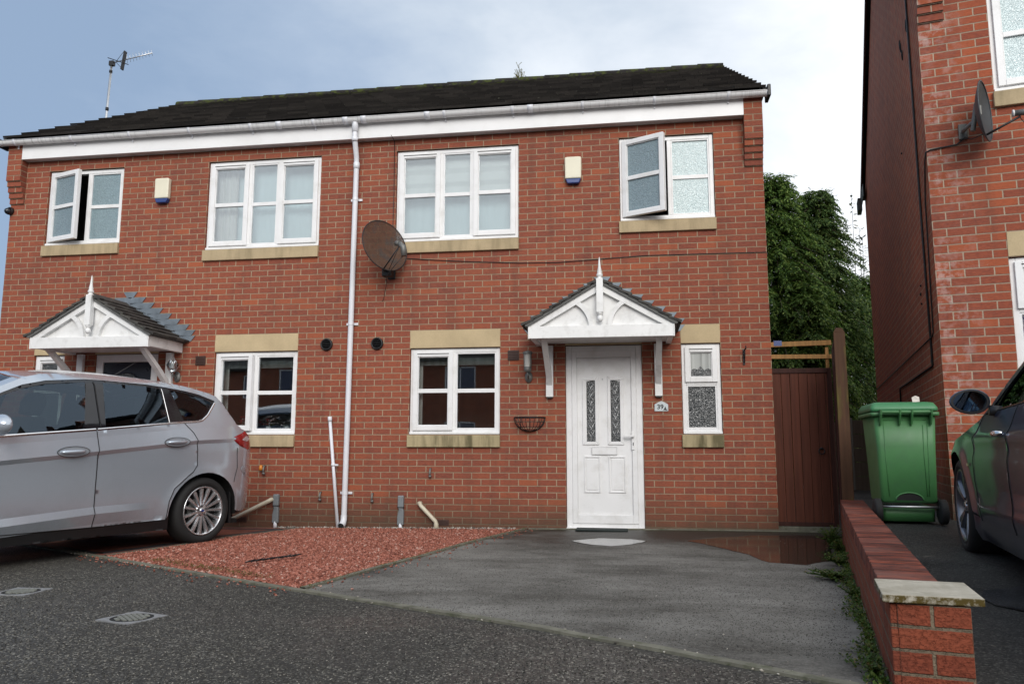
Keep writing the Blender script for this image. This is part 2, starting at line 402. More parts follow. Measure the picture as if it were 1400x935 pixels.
# ------------------------------------------------------------------ mesh builder
class MB:
    def __init__(s): s.v = []; s.f = []; s.mi = []; s.sm = []; s.cur = 0; s.smooth = False
    def face(s, idx): s.f.append(tuple(idx)); s.mi.append(s.cur); s.sm.append(s.smooth)
    def poly(s, pts):
        b = len(s.v); s.v += [tuple(p) for p in pts]; s.face(range(b, b + len(pts)))
    def box(s, x0, x1, y0, y1, z0, z1, T=None):
        b = len(s.v)
        P = [(x0, y0, z0), (x1, y0, z0), (x1, y1, z0), (x0, y1, z0), (x0, y0, z1), (x1, y0, z1), (x1, y1, z1), (x0, y1, z1)]
        if T: P = [tuple(T @ Vector(p)) for p in P]
        s.v += P
        for q in ((0, 3, 2, 1), (4, 5, 6, 7), (0, 1, 5, 4), (1, 2, 6, 5), (2, 3, 7, 6), (3, 0, 4, 7)): s.face([b + i for i in q])
    def prism(s, pts, a, b_, axis='y', T=None):
        # pts in the plane, extruded a..b_ along axis
        def P(u, v, w):
            q = {'y': (u, w, v), 'x': (w, u, v), 'z': (u, v, w)}[axis]
            return tuple(T @ Vector(q)) if T else q
        b = len(s.v); n = len(pts)
        s.v += [P(u, v, a) for u, v in pts] + [P(u, v, b_) for u, v in pts]
        s.face(range(b, b + n)); s.face(range(b + 2 * n - 1, b + n - 1, -1))
        for i in range(n):
            j = (i + 1) % n; s.face((b + i, b + n + i, b + n + j, b + j))
    def tube(s, pts, r, seg=8, caps=True, closed=False):
        pts = [Vector(p) for p in pts]; n = len(pts); b = len(s.v)
        rr = r if isinstance(r, (list, tuple)) else [r] * n
        prev = None
        for i, p in enumerate(pts):
            if closed: t = pts[(i + 1) % n] - pts[i - 1]
            else: t = pts[min(i + 1, n - 1)] - pts[max(i - 1, 0)]
            t.normalize()
            if prev is None:
                a = Vector((0, 0, 1)) if abs(t.z) < .9 else Vector((1, 0, 0))
                e = t.cross(a).normalized()
            else:
                e = (prev - t * prev.dot(t)).normalized()
            prev = e; f = t.cross(e)
            for k in range(seg):
                a = 2 * PI * k / seg
                s.v.append(tuple(p + (e * math.cos(a) + f * math.sin(a)) * rr[i]))
        old = s.smooth; s.smooth = True
        m = n if closed else n - 1
        for i in range(m):
            i2 = (i + 1) % n
            for k in range(seg):
                k2 = (k + 1) % seg
                s.face((b + i * seg + k, b + i * seg + k2, b + i2 * seg + k2, b + i2 * seg + k))
        s.smooth = old
        if caps and not closed:
            s.face([b + k for k in range(seg)][::-1]); s.face([b + (n - 1) * seg + k for k in range(seg)])
    def lathe(s, prof, c=(0, 0, 0), axis='z', seg=24, T=None, smooth=True, caps=False):
        b = len(s.v); n = len(prof); c = Vector(c)
        for r, h in prof:
            for k in range(seg):
                a = 2 * PI * k / seg; x, y = r * math.cos(a), r * math.sin(a)
                q = {'z': (x, y, h), 'y': (x, h, y), 'x': (h, x, y)}[axis]
                q = Vector(q)
                if T: q = T @ q
                s.v.append(tuple(q + c))
        old = s.smooth; s.smooth = smooth
        for i in range(n - 1):
            for k in range(seg):
                k2 = (k + 1) % seg; s.face((b + i * seg + k, b + i * seg + k2, b + (i + 1) * seg + k2, b + (i + 1) * seg + k))
        s.smooth = old
        if caps and prof[0][0] > 1e-6: s.face([b + k for k in range(seg)][::-1])
        if caps and prof[-1][0] > 1e-6: s.face([b + (n - 1) * seg + k for k in range(seg)])
    def build(s, name, mats, parent=None, uv=None, bevel=0, T=None, weld=0, solid=0, subsurf=0):
        me = bpy.data.meshes.new(name)
        vs = s.v if T is None else [tuple(T @ Vector(p)) for p in s.v]
        me.from_pydata(vs, [], s.f)
        if not isinstance(mats, (list, tuple)): mats = [mats]
        for m in mats: me.materials.append(m)
        me.polygons.foreach_set('material_index', s.mi); me.polygons.foreach_set('use_smooth', s.sm)
        if weld:
            bm = bmesh.new(); bm.from_mesh(me); bmesh.ops.remove_doubles(bm, verts=bm.verts, dist=weld)
            bmesh.ops.recalc_face_normals(bm, faces=bm.faces); bm.to_mesh(me); bm.free()
        if uv:
            lay = me.uv_layers.new(name='UVMap')
            for p in me.polygons:
                nx, ny, nz = p.normal
                for li in p.loop_indices:
                    q = me.vertices[me.loops[li].vertex_index].co
                    if uv == 'top' and abs(nz) > .7: lay.data[li].uv = (q.x, q.y)
                    elif abs(nz) > .7: lay.data[li].uv = (q.x, q.y)
                    elif abs(nx) > abs(ny): lay.data[li].uv = (q.y, q.z)
                    else: lay.data[li].uv = (q.x, q.z)
        me.update()
        o = bpy.data.objects.new(name, me); COL.objects.link(o)
        if parent: o.parent = parent
        if bevel:
            m = o.modifiers.new('bevel', 'BEVEL'); m.width = bevel; m.segments = 2; m.limit_method = 'ANGLE'; m.angle_limit = R(40)
        if solid:
            m = o.modifiers.new('solid', 'SOLIDIFY'); m.thickness = solid
        if subsurf:
            m = o.modifiers.new('sub', 'SUBSURF'); m.levels = m.render_levels = subsurf
        return o

def empty(name, loc=(0, 0, 0), rz=0, label=None, cat=None, group=None):
    o = bpy.data.objects.new(name, None); COL.objects.link(o); o.location = loc; o.rotation_euler = (0, 0, rz)
    o.empty_display_size = .1
    tag(o, label, cat, group); return o
def tag(o, label=None, cat=None, group=None, kind=None):
    if label: o['label'] = label
    if cat: o['category'] = cat
    if group: o['group'] = group
    if kind: o['kind'] = kind
    return o

def sub_empty(name, parent, loc=(0, 0, 0), rot=(0, 0, 0)):
    o = bpy.data.objects.new(name, None); COL.objects.link(o); o.parent = parent
    o.location = loc; o.rotation_euler = rot; o.empty_display_size = .1; return o

def inpoly(x, y, P):
    c = False; n = len(P); j = n - 1
    for i in range(n):
        xi, yi = P[i]; xj, yj = P[j]
        if (yi > y) != (yj > y) and x < (xj - xi) * (y - yi) / (yj - yi) + xi: c = not c
        j = i
    return c
def segdist(x, y, P):
    best = 9e9; n = len(P)
    for i in range(n):
        ax, ay = P[i]; bx, by = P[(i + 1) % n]; dx, dy = bx - ax, by - ay
        L = dx * dx + dy * dy
        t = 0 if L == 0 else max(0, min(1, ((x - ax) * dx + (y - ay) * dy) / L))
        d = (ax + t * dx - x) ** 2 + (ay + t * dy - y) ** 2
        best = min(best, d)
    return math.sqrt(best)
def densify(P, step, closed=True):
    out = []; n = len(P)
    for i in range(n if closed else n - 1):
        a = P[i]; b = P[(i + 1) % n]; L = math.hypot(b[0] - a[0], b[1] - a[1]); k = max(1, int(math.ceil(L / step)))
        for j in range(k): out.append((a[0] + (b[0] - a[0]) * j / k, a[1] + (b[1] - a[1]) * j / k))
    if not closed: out.append(P[-1])
    return out
def cdt(P, spacing, holes=(), jitter=0, dens=None, extra=()):
    """triangulate polygon P (with holes) with interior grid points -> verts2d, tris"""
    d = dens or spacing
    loops = [densify(P, d)] + [densify(h, d) for h in holes]
    V = []; E = []
    for L in loops:
        b = len(V); V += [Vector(p) for p in L]; n = len(L); E += [(b + i, b + (i + 1) % n) for i in range(n)]
    xs = [p[0] for p in P]; ys = [p[1] for p in P]
    nx = int((max(xs) - min(xs)) / spacing); ny = int((max(ys) - min(ys)) / spacing)
    for i in range(1, nx + 1):
        for j in range(1, ny + 1):
            x = min(xs) + i * spacing - spacing * .37; y = min(ys) + j * spacing - spacing * .41
            if jitter: x += random.uniform(-jitter, jitter); y += random.uniform(-jitter, jitter)
            if not inpoly(x, y, P) or any(inpoly(x, y, h) for h in holes): continue
            if min(segdist(x, y, L) for L in loops) < spacing * .4: continue
            V.append(Vector((x, y)))
    for (x, y) in extra:
        if inpoly(x, y, P) and segdist(x, y, loops[0]) > .006: V.append(Vector((x, y)))
    r = delaunay_2d_cdt(V, E, [], 0, 1e-5)
    ov, of = r[0], r[2]
    tris = []
    for f in of:
        cx = sum(ov[i].x for i in f) / len(f); cy = sum(ov[i].y for i in f) / len(f)
        if inpoly(cx, cy, loops[0]) and not any(inpoly(cx, cy, h) for h in loops[1:]): tris.append(tuple(f))
    return [(v.x, v.y) for v in ov], tris
def smooth01(t): t = max(0., min(1., t)); return t * t * (3 - 2 * t)
def lin(t, T):
    if t <= T[0][0]: return T[0][1]
    for (a, b), (c, d) in zip(T, T[1:]):
        if t <= c: return b + (d - b) * (t - a) / (c - a)
    return T[-1][1]

M['chips'] = islandmat('road_chippings', [(0., (.020, .019, .016)), (.55, (.060, .056, .048)), (.85, (.13, .122, .104)), (1., (.30, .285, .25))], .75)
M['chips2'] = islandmat('drive_chippings', [(0., (.035, .033, .029)), (.6, (.085, .080, .070)), (.9, (.15, .14, .125)), (1., (.25, .24, .215))], .8)
# ------------------------------------------------------------------ ground
TH = R(12.24)
AV = (math.sin(TH), math.cos(TH)); BV = (math.cos(TH), -math.sin(TH))
def AB(a, b): return (AV[0] * a + BV[0] * b, AV[1] * a + BV[1] * b)
def g(x, y):
    c = max(0, min(1, 1 + y / 1.5))
    return -.02 + .012 * min(0, max(-14, x + 1)) * c + .028 * max(0, min(4.5, -y - 2.5)) * smooth01((x + 4.5) / 4)
def gR(x, y):
    a = AV[0] * x + AV[1] * y
    return .29 + .04 * min(0, max(-4.9, a + 1.7))
def sheet(name, P, zf, mat, spacing, off=0, label=None, kind='structure', dens=None):
    V, T = cdt(P, spacing, dens=dens)
    mb = MB(); mb.smooth = True
    mb.v = [(x, y, zf(x, y) + off) for x, y in V]
    for t in T:
        (x0, y0), (x1, y1), (x2, y2) = V[t[0]], V[t[1]], V[t[2]]
        mb.face(t if (x1 - x0) * (y2 - y0) - (x2 - x0) * (y1 - y0) > 0 else t[::-1])
    o = mb.build(name, mat); o['kind'] = kind
    if label: o['label'] = label
    return o
KERB = [(-12.5, -.9), (-10.5, -1.3), (-8.2, -2.05), (-6.458, -2.887), (-5.1, -3.60), (-3.724, -4.331), (-2.95, -4.78), (-2.183, -5.256), (-1.5, -5.76), (-.822, -6.297), (-.70, -6.46)]
def kerb_at(x0, x1): return [p for p in KERB if x0 <= p[0] <= x1]
mb = MB(); mb.smooth = True
xs = [-70, -40, -25, -16, -12, -9, -6, -4, -2, 0, 2, 4, 8, 12, 20, 40, 70]; ys = [-70, -45, -30, -20, -14, -10, -7, -5, -4, -3, -2.5, -1.5, -.7, 0, 2, 8, 14, 25, 45, 70]
for y in ys:
    for x in xs: mb.v.append((x, y, g(x, y) - .05))
for j in range(len(ys) - 1):
    for i in range(len(xs) - 1):
        a = j * len(xs) + i; mb.face((a, a + 1, a + len(xs) + 1, a + len(xs)))
tag(mb.build('ground', M['road']), kind='structure')
E1 = AB(-6.62, .62); E2 = AB(-6.62, .84)
sheet('road', [(-18, -16), (10, -16), AB(-6.62, 11), E2, (-.70, -6.46)] + KERB[::-1][1:] + [(-18, .5)], g, M['road'], .45)
WL = [AB(a, .66) for a in (-6.5, -5, -3.5, -2, -.9)]
DRV = [(-2.84, .06), (.72, .12), AB(-.7, .66)] + WL[::-1] + [(-.70, -6.46), (-.822, -6.297), (-1.5, -5.76), (-2.183, -5.256), (-2.95, -4.78), (-3.724, -4.331)]
sheet('driveway', DRV, g, M['drive'], .25)
GRV = [(-5.58, .06), (-2.84, .06), (-3.724, -4.331), (-5.1, -3.60), (-6.02, -3.11), (-5.80, -2.36), (-5.60, -.95)]
sheet('gravel_bed', GRV, g, M['gravelbase'], .25, off=-.012)
PAV = [(-12.5, .06), (-5.58, .06), (-5.60, -.95), (-5.80, -2.36), (-6.02, -3.11), (-6.458, -2.887), (-8.2, -2.05), (-10.5, -1.3), (-12.5, -.9)]
sheet('block_paving', PAV, g, M['paving'], .3)
NB = [AB(-6.62, .80), AB(-6.62, 11), AB(6, 11), AB(6, 1.0), AB(9, 1.0), AB(9, .80)]
sheet('neighbour_driveway', NB, gR, M['drive2'], .45)

def strip(name, pts, w, h, mat, zf=g, kind='structure', step=.25, low=.10, wob=.0, label=None):
    P = densify(pts, step, False); mb = MB(); n = len(P)
    for i, p in enumerate(P):
        a = P[max(i - 1, 0)]; b = P[min(i + 1, n - 1)]
        dx, dy = b[0] - a[0], b[1] - a[1]; L = math.hypot(dx, dy) or 1; nx, ny = -dy / L * w / 2, dx / L * w / 2
        z = zf(*p) + h + random.uniform(-wob, wob)
        mb.v += [(p[0] + nx, p[1] + ny, z - low), (p[0] + nx, p[1] + ny, z), (p[0] - nx, p[1] - ny, z), (p[0] - nx, p[1] - ny, z - low)]
    for i in range(n - 1):
        for k in range(3): mb.face((i * 4 + k, i * 4 + k + 1, i * 4 + 4 + k + 1, i * 4 + 4 + k))
    o = mb.build(name, mat); tag(o, label, kind=kind); return o
strip('road_edging', KERB, .052, .013, M['edging'], wob=.003)
strip('driveway_edging', [(-2.83, -.02), (-3.70, -4.29)], .045, .014, M['edging'], wob=.003)
strip('paving_edging', [(-5.56, -.06), (-5.60, -.95), (-5.80, -2.36), (-6.0, -3.05)], .045, .012, M['edging'])
strip('paving_border', [(-5.72, -.3), (-5.77, -1.0), (-5.98, -2.36), (-6.17, -2.9)], .10, .004, M['pavingdark'], low=.02)
strip('paving_border', [(-5.72, -.33), (-7.6, -.33)], .10, .004, M['pavingdark'], low=.02)
strip('paving_border', [(-6.17, -2.93), (-7.4, -2.3)], .10, .004, M['pavingdark'], low=.02)
strip('wall_base_strip', [(-2.80, -.03), (.66, -.03)], .05, .012, M['edging'])

def scatter(name, n, place, size, mat, flat=.6, zf=g, label=None, grp=None, dz=0):
    """n small angular stones in one mesh"""
    mb = MB(); 
    for _ in range(n):
        x, y = place()
        s = random.uniform(*size); z = zf(x, y) + s * flat * .25 + dz
        a = random.uniform(0, PI); ca, sa = math.cos(a), math.sin(a); b = len(mb.v)
        tx, ty = random.uniform(-.35, .35), random.uniform(-.35, .35)
        for (u, v, w) in ((1, 0, 0), (0, .62, 0), (-1, 0, 0), (0, -.62, 0), (.1, .05, flat), (-.1, 0, -flat)):
            u *= s * .5 * random.uniform(.75, 1.2); v *= s * .5 * random.uniform(.75, 1.2); w *= s * .5
            mb.v.append((x + u * ca - v * sa, y + u * sa + v * ca, z + w + u * tx + v * ty))
        for q in ((0, 1, 4), (1, 2, 4), (2, 3, 4), (3, 0, 4), (1, 0, 5), (2, 1, 5), (3, 2, 5), (0, 3, 5)): mb.face([b + i for i in q])
    return tag(mb.build(name, mat), label, kind='stuff')
GP = [(-5.54, -.10), (-2.86, -.10), (-3.72, -4.28), (-5.1, -3.55), (-5.98, -3.07), (-5.78, -2.36), (-5.57, -.95)]
def in_gravel():
    while True:
        x, y = random.uniform(-6, -2.8), random.uniform(-4.35, -.1)
        if inpoly(x, y, GP) and random.random() < .45 + .55 * min(1, -y / 2.): return x, y
scatter('red_gravel', 30000, in_gravel, (.020, .040), M['gravel'], label='loose red stone chippings filling the bed between the two drives')
ROADP = [(-6.6, -4.3), (-5.1, -3.72), (-3.724, -4.42), (-2.183, -5.33), (-.95, -6.34), (-.75, -6.8), (-.6, -8.5), (-2.6, -8.7), (-4.2, -7.6), (-7.4, -4.9)]
def in_poly(P, dens):
    xs = [p[0] for p in P]; ys = [p[1] for p in P]
    def f():
        while True:
            x, y = random.uniform(min(xs), max(xs)), random.uniform(min(ys), max(ys))
            if inpoly(x, y, P) and random.random() < dens(x, y): return x, y
    return f
scatter('road_chippings', 46000, in_poly(ROADP, lambda x, y: .35 + .65 * min(1, max(0, (-y - 4) / 3))), (.006, .012), M['chips'], label='worn stone chippings standing out of the road surface', flat=.55)
DRVP = [(-2.9, -.9), (.2, -.9), (-.1, -3.2), (-.75, -5.9), (-1.5, -5.66), (-2.95, -4.7), (-3.6, -4.3)]
scatter('driveway_chippings', 26000, in_poly(DRVP, lambda x, y: .15 + .85 * min(1, max(0, (-y - 1) / 4))), (.005, .009), M['chips2'], label='fine stone chippings in the driveway tarmac', flat=.45)
scatter('pale_pebbles', 700, lambda: (random.uniform(-5.9, -2.95), -abs(random.gauss(0, .07)) - .01), (.02, .05), M['pebble'], label='pale pebbles and grit gathered along the foot of the wall')
scatter('grit', 420, lambda: random.choice([(random.uniform(-3.5, 0), random.uniform(-7, -1)), (random.uniform(-7.5, -1), random.uniform(-7.5, -4.6)), (random.uniform(-.2, .4) + 0, random.uniform(-5, -.5))]), (.004, .011), M['pebble'], label='scattered grit and tiny stones on the tarmac', dz=.002)
def spill():
    t = random.random()
    if random.random() < .6: return (-2.83 + (-3.70 + 2.83) * t + abs(random.gauss(0, .10)) + .02, -.02 - 4.27 * t)
    a, b = random.choice([((-5.1, -3.60), (-3.724, -4.331)), ((-6.2, -3.02), (-5.1, -3.60))]); return (a[0] + (b[0] - a[0]) * t, a[1] + (b[1] - a[1]) * t - abs(random.gauss(0, .10)) - .02)
scatter('spilt_chippings', 260, spill, (.012, .028), M['gravel'], label='red chippings spilt over the edging onto the tarmac', dz=.004)
def in_verge():
    k = random.choice(range(5, 10)) if random.random() < .4 else 4
    a, b = KERB[k - 1], KERB[k]; t = random.random()
    return (a[0] + (b[0] - a[0]) * t, a[1] + (b[1] - a[1]) * t + random.uniform(-.05, .07))
scatter('edging_debris', 500, in_verge, (.006, .02), M['pebble'], label='grit caught along the concrete edging', dz=.005)
# fallen twig on the gravel
def twig():
    mb = MB(); x0, y0, x1, y1 = -4.55, -3.36, -4.33, -2.95
    for k in range(26):
        t = k / 25; x = x0 + (x1 - x0) * t; y = y0 + (y1 - y0) * t
        if .5 < t < .56: continue
        a = random.uniform(.2, 1.6); L = .03
        mb.tube([(x - L * math.cos(a), y - L * math.sin(a), g(x, y) + .03), (x + L * math.cos(a), y + L * math.sin(a), g(x, y) + .034 + random.uniform(0, .01))], .0055, 5)
    tag(mb.build('rubber_strip', M['black']), 'thin black strip lying broken on the red gravel', 'strip')
twig()

# puddles
M['waterb'] = M['water'].copy(); M['waterb'].name = 'puddle_water_brightened'; M['waterb'].node_tree.nodes['Principled BSDF'].inputs['Specular IOR Level'].default_value = .75
M['waterb'].node_tree.nodes['Principled BSDF'].inputs['Base Color'].default_value = (.05, .05, .047, 1)  # brighter copy of the water, base and reflection raised to whiten the mirrored light
M['wettar'] = asphalt('wet_tarmac', (.012, .014, .019), (.05, .06, .08), wet=.35)
def puddle(P, z, amp, seed, label):
    rnd = random.Random(seed); Q = []
    D = densify(P, .06)
    ph = [rnd.uniform(0, 6.28) for _ in range(6)]
    n = len(D); cx = sum(p[0] for p in D) / n; cy = sum(p[1] for p in D) / n
    for i, (x, y) in enumerate(D):
        a = 2 * PI * i / n
        k = 1 + amp * (math.sin(3 * a + ph[0]) * .5 + math.sin(7 * a + ph[1]) * .3 + math.sin(13 * a + ph[2]) * .25 + math.sin(29 * a + ph[3]) * .12)
        Q.append((cx + (x - cx) * k, cy + (y - cy) * k))
    mb = MB(); mb.poly([(x, y, z) for x, y in Q])
    return tag(mb.build('puddle', M['water']), label, kind='structure')
def ell(cx, cy, rx, ry, rot=0, n=40):
    return [(cx + rx * math.cos(t) * math.cos(rot) - ry * math.sin(t) * math.sin(rot), cy + rx * math.cos(t) * math.sin(rot) + ry * math.sin(t) * math.cos(rot)) for t in [2 * PI * i / n for i in range(n)]]
PD1 = puddle([(-2.20, -1.30), (-2.02, -1.58), (-1.80, -1.68), (-1.62, -1.50), (-1.45, -1.22), (-1.62, -1.08), (-1.95, -1.04)], -.0165, .05, 1, 'small bright puddle on the tarmac before the front door')
puddle([(-1.05, -1.15), (-.85, -1.5), (-.66, -2.0), (-.52, -2.52), (-.25, -2.62), (0., -2.3), (.17, -1.7), (.34, -.9), (.40, -.5), (.1, -.42), (-.35, -.5), (-.7, -.75)], -.0160, .05, 3, 'wide shallow puddle mirroring the wall and the side gate')
WP = [(.085, -4.98), (.17, -4.80), (.42, -4.67), (.8, -4.64), (1.0, -5.0), (.6, -5.36), (.2, -5.28), (.09, -5.12)]
sheet('wet_patch', WP, gR, M['wettar'], .1, off=.005, label='dark wet patch beside the parked dark car')

PD1.data.materials.clear(); PD1.data.materials.append(M['waterb'])
# stopcock covers in the road
def cover(c, label):
    cx = sum(p[0] for p in c) / 4; cy = sum(p[1] for p in c) / 4
    ang = math.atan2(c[2][1] - c[1][1], c[2][0] - c[1][0]); z = g(cx, cy)
    t = empty('access_cover', (cx, cy, z), ang, label, 'access cover', 'small metal covers in the road')
    w = .125
    mb = MB(); n = 32
    # square plate with a round hole
    ring = [(.110 * math.cos(2 * PI * i / n), .110 * math.sin(2 * PI * i / n)) for i in range(n)]
    V, T = cdt([(-w, -w), (w, -w), (w, w), (-w, w)], .05, [ring])
    mb.v = [(x, y, .006) for x, y in V]
    for f in T: mb.face(f)
    mb.build('frame', M['covermetal'], t, solid=.012)
    mb = MB(); mb.lathe([(.0, .004), (.108, .004)], seg=32); mb.build('seal', M['dark'], t)
    mb = MB()
    for k in range(-3, 4):
        y = k * .025; L = math.sqrt(max(0, .088 ** 2 - (abs(y) + .009) ** 2))
        if L > .01: mb.box(-L, L, y - .0095, y + .0095, .004, .009)
    mb.build('lid', M['coverlid'], t, T=Matrix.Rotation(R(45 + 20), 4, 'Z'))
M['covermetal'] = plain('cover_metal', (.27, .275, .28), .5, metal=.2, var=.2, nscale=30, dirt=(.08, .075, .06), dirtamt=.6)
M['coverlid'] = plain('cover_lid', (.19, .195, .17), .6, var=.25, nscale=40, dirt=(.05, .048, .04), dirtamt=.7)
cover([(-4.363, -5.282), (-4.194, -5.399), (-4.126, -5.177), (-4.322, -5.067)], 'small metal cover with a ribbed round lid, the nearer one in the open road')
cover([(-5.493, -4.721), (-5.35, -4.795), (-5.359, -4.544), (-5.526, -4.491)], 'small metal cover in the road by the front of the silver car')

# ------------------------------------------------------------------ houses
def holed(mb, x0, x1, z0, z1, holes, f):
    X = sorted({x0, x1, *[h[0] for h in holes], *[h[1] for h in holes]}); Z = sorted({z0, z1, *[h[2] for h in holes], *[h[3] for h in holes]})
    X = [x for x in X if x0 <= x <= x1]; Z = [z for z in Z if z0 <= z <= z1]
    for i in range(len(X) - 1):
        for j in range(len(Z) - 1):
            cx = (X[i] + X[i + 1]) / 2; cz = (Z[j] + Z[j + 1]) / 2
            if any(h[0] < cx < h[1] and h[2] < cz < h[3] for h in holes): continue
            mb.poly([f(X[i], Z[j]), f(X[i + 1], Z[j]), f(X[i + 1], Z[j + 1]), f(X[i], Z[j + 1])])

def ring(mb, x0, x1, z0, z1, w, y0, y1, wb=None, wt=None, T=None):
    wb = wb or w; wt = wt or w
    mb.box(x0, x0 + w, y0, y1, z0, z1, T); mb.box(x1 - w, x1, y0, y1, z0, z1, T)
    mb.box(x0 + w, x1 - w, y0, y1, z0, z0 + wb, T); mb.box(x0 + w, x1 - w, y0, y1, z1 - wt, z1, T)

def window(h, x0, x1, z0, z1, cols, gm, sill='sill', lintel=False, behind=None, vert=False):
    """frame is the part; sashes, panes, sill, lintel and curtains are its sub-parts"""
    a, b, c, d = x0 + .006, x1 - .006, z0 + .004, z1 - .006
    mb = MB(); ring(mb, a, b, c, d, .048, .03, .10, wb=.058)
    mb.box(a, b, .004, .03, c, c + .028)          # projecting sill nose
    ia, ib, ic, idd = a + .048, b - .048, c + .058, d - .048
    n = len(cols); tot = sum(k[0] for k in cols)
    cells = []
    if vert:   # stacked lights, first is the lower one
        z = ic
        for i, (w, typ, ang) in enumerate(cols):
            hgt = (idd - ic - .045 * (n - 1)) * w / tot
            cells.append((ia, ib, z, z + hgt, typ, ang)); z += hgt
            if i < n - 1: mb.box(ia, ib, .03, .10, z, z + .045); z += .045
    else:
        x = ia
        for i, (w, typ, ang) in enumerate(cols):
            wid = (ib - ia - .045 * (n - 1)) * w / tot
            cells.append((x, x + wid, ic, idd, typ, ang)); x += wid
            if i < n - 1: mb.box(x, x + .045, .03, .10, ic, idd); x += .045
    W = mb.build('window', M['white'], h, bevel=.004)
    for i, (p, q, r, s, typ, ang) in enumerate(cells):
        G = gm[i] if isinstance(gm, (list, tuple)) else gm
        if typ == 'sash':
            e = .012; T = Matrix.Translation((p - e, .028, 0)) @ Matrix.Rotation(-ang, 4, 'Z') @ Matrix.Translation((-(p - e), -.028, 0)) if ang else None
            if ang and vert: T = Matrix.Translation((0, .028, s + e)) @ Matrix.Rotation(ang, 4, 'X') @ Matrix.Translation((0, -.028, -(s + e)))
            mb = MB(); P0, P1, R0, R1 = p - e, q + e, r - e, s + e
            ring(mb, P0, P1, R0, R1, .058, .004, .060, T=T)
            # glazing bead step
            ring(mb, P0 + .058, P1 - .058, R0 + .058, R1 - .058, .010, .016, .055, T=T)
            ga, gb, gc, gd = P0 + .067, P1 - .067, R0 + .067, R1 - .067
            if not vert: mb.box(ga, gb, .014, .056, (gc + gd) / 2 - .025, (gc + gd) / 2 + .025, T)
            mb.build('sash', M['white'], W, bevel=.004)
            if ang < R(15):
                mb = MB(); mb.box(P0 + .05, P1 - .05, .001, .006, R1 - .030, R1 - .022, T); mb.build('trickle_vent', M['dark'], W)
            mb = MB(); mb.box(ga, gb, .036, .042, gc, gd, T); mb.build('pane', G, W)
        else:
            mb = MB(); ring(mb, p, q, r, s, .018, .036, .075)
            if not vert: mb.box(p + .014, q - .014, .040, .075, (r + s) / 2 - .024, (r + s) / 2 + .024)
            mb.build('glazing_bead', M['white'], W, bevel=.003)
            mb = MB(); mb.box(p + .012, q - .012, .055, .061, r + .012, s - .012); mb.build('pane', G, W)
    if sill:
        mb = MB(); mb.box(x0 - .012, x1 + .003, -.038, .03, z0 - .150, z0 - .008)
        mb.build('sill', M[sill], W, bevel=.006)
    if lintel:
        mb = MB(); mb.box(x0, x1, -.006, .09, z1 + .004, z1 + .221); mb.build('lintel', M['stone'], W, bevel=.004)
    if behind: behind(W, x0, x1, z0, z1)
    return W

def net_all(W, x0, x1, z0, z1):
    mb = MB(); mb.smooth = True; n = 60
    for i in range(n + 1):
        x = x0 - .05 + (x1 - x0 + .1) * i / n; y = .20 + .004 * math.sin(i * 1.7)
        mb.v += [(x, y, z0 - .05), (x, y, z1 + .1)]
    for i in range(n): mb.face((2 * i, 2 * i + 2, 2 * i + 3, 2 * i + 1))
    mb.build('net_curtain', M['net'], W)
def curtains(W, x0, x1, z0, z1):
    net_all(W, x0, x1, z0, z1)
    for s in (0,):
        mb = MB(); mb.smooth = True; n = 16
        for i in range(n + 1):
            x = (x0 + .02 + .34 * i / n) if s == 0 else (x1 - .02 - .10 * i / n); y = .165 + .02 * math.sin(i * 1.5)
            mb.v += [(x, y, z0 - .05), (x, y, z1 + .1)]
        for i in range(n): mb.face((2 * i, 2 * i + 2, 2 * i + 3, 2 * i + 1))
        mb.build('curtain', M['curtain'], W)
def blinds(W, x0, x1, z0, z1):
    net_all(W, x0, x1, z0, z1)
    mid = (z0 + z1) / 2 + .01
    for k in range(3):
        a = x0 + .05 + k * (x1 - x0 - .1) / 3; b = a + (x1 - x0 - .1) / 3 - .015
        mb = MB(); mb.smooth = True; m = 20
        for j in range(m + 1):
            z = mid + (z1 - mid) * j / m
            y = .155 - .040 * (1 - (j / m * 3.5) % 1)
            mb.v += [(a, y, z), (b, y, z)]
        for j in range(m): mb.face((2 * j, 2 * j + 1, 2 * j + 3, 2 * j + 2))
        mb.build('roman_blind', M['blind'], W)
def lace(W, x0, x1, z0, z1):
    mb = MB(); n = 24; zt = z1 - .05
    for i in range(n + 1):
        x = x0 + .03 + (x1 - x0 - .06) * i / n; z = z1 - .37 + .025 * abs(math.sin(i * PI / 8)) * 1 - .05 * math.exp(-((i - 12) / 3.) ** 2) * -1
        mb.v += [(x, .12, z), (x, .12, zt)]
    for i in range(n): mb.face((2 * i, 2 * i + 2, 2 * i + 3, 2 * i + 1))
    mb.build('lace_curtain', M['lace'], W)
def half_lace(W, x0, x1, z0, z1): 
    mb = MB(); mb.box(x0 + .02, x0 + .12, .17, .18, z0, z1); mb.build('curtain', M['curtain'], W)
    mb = MB()
    for k in range(7): mb.box(x0 + .05, x1 - .05, .15, .17, z1 - .11 - k * .014, z1 - .104 - k * .014)
    mb.build('window_blind', M['lace'], W)

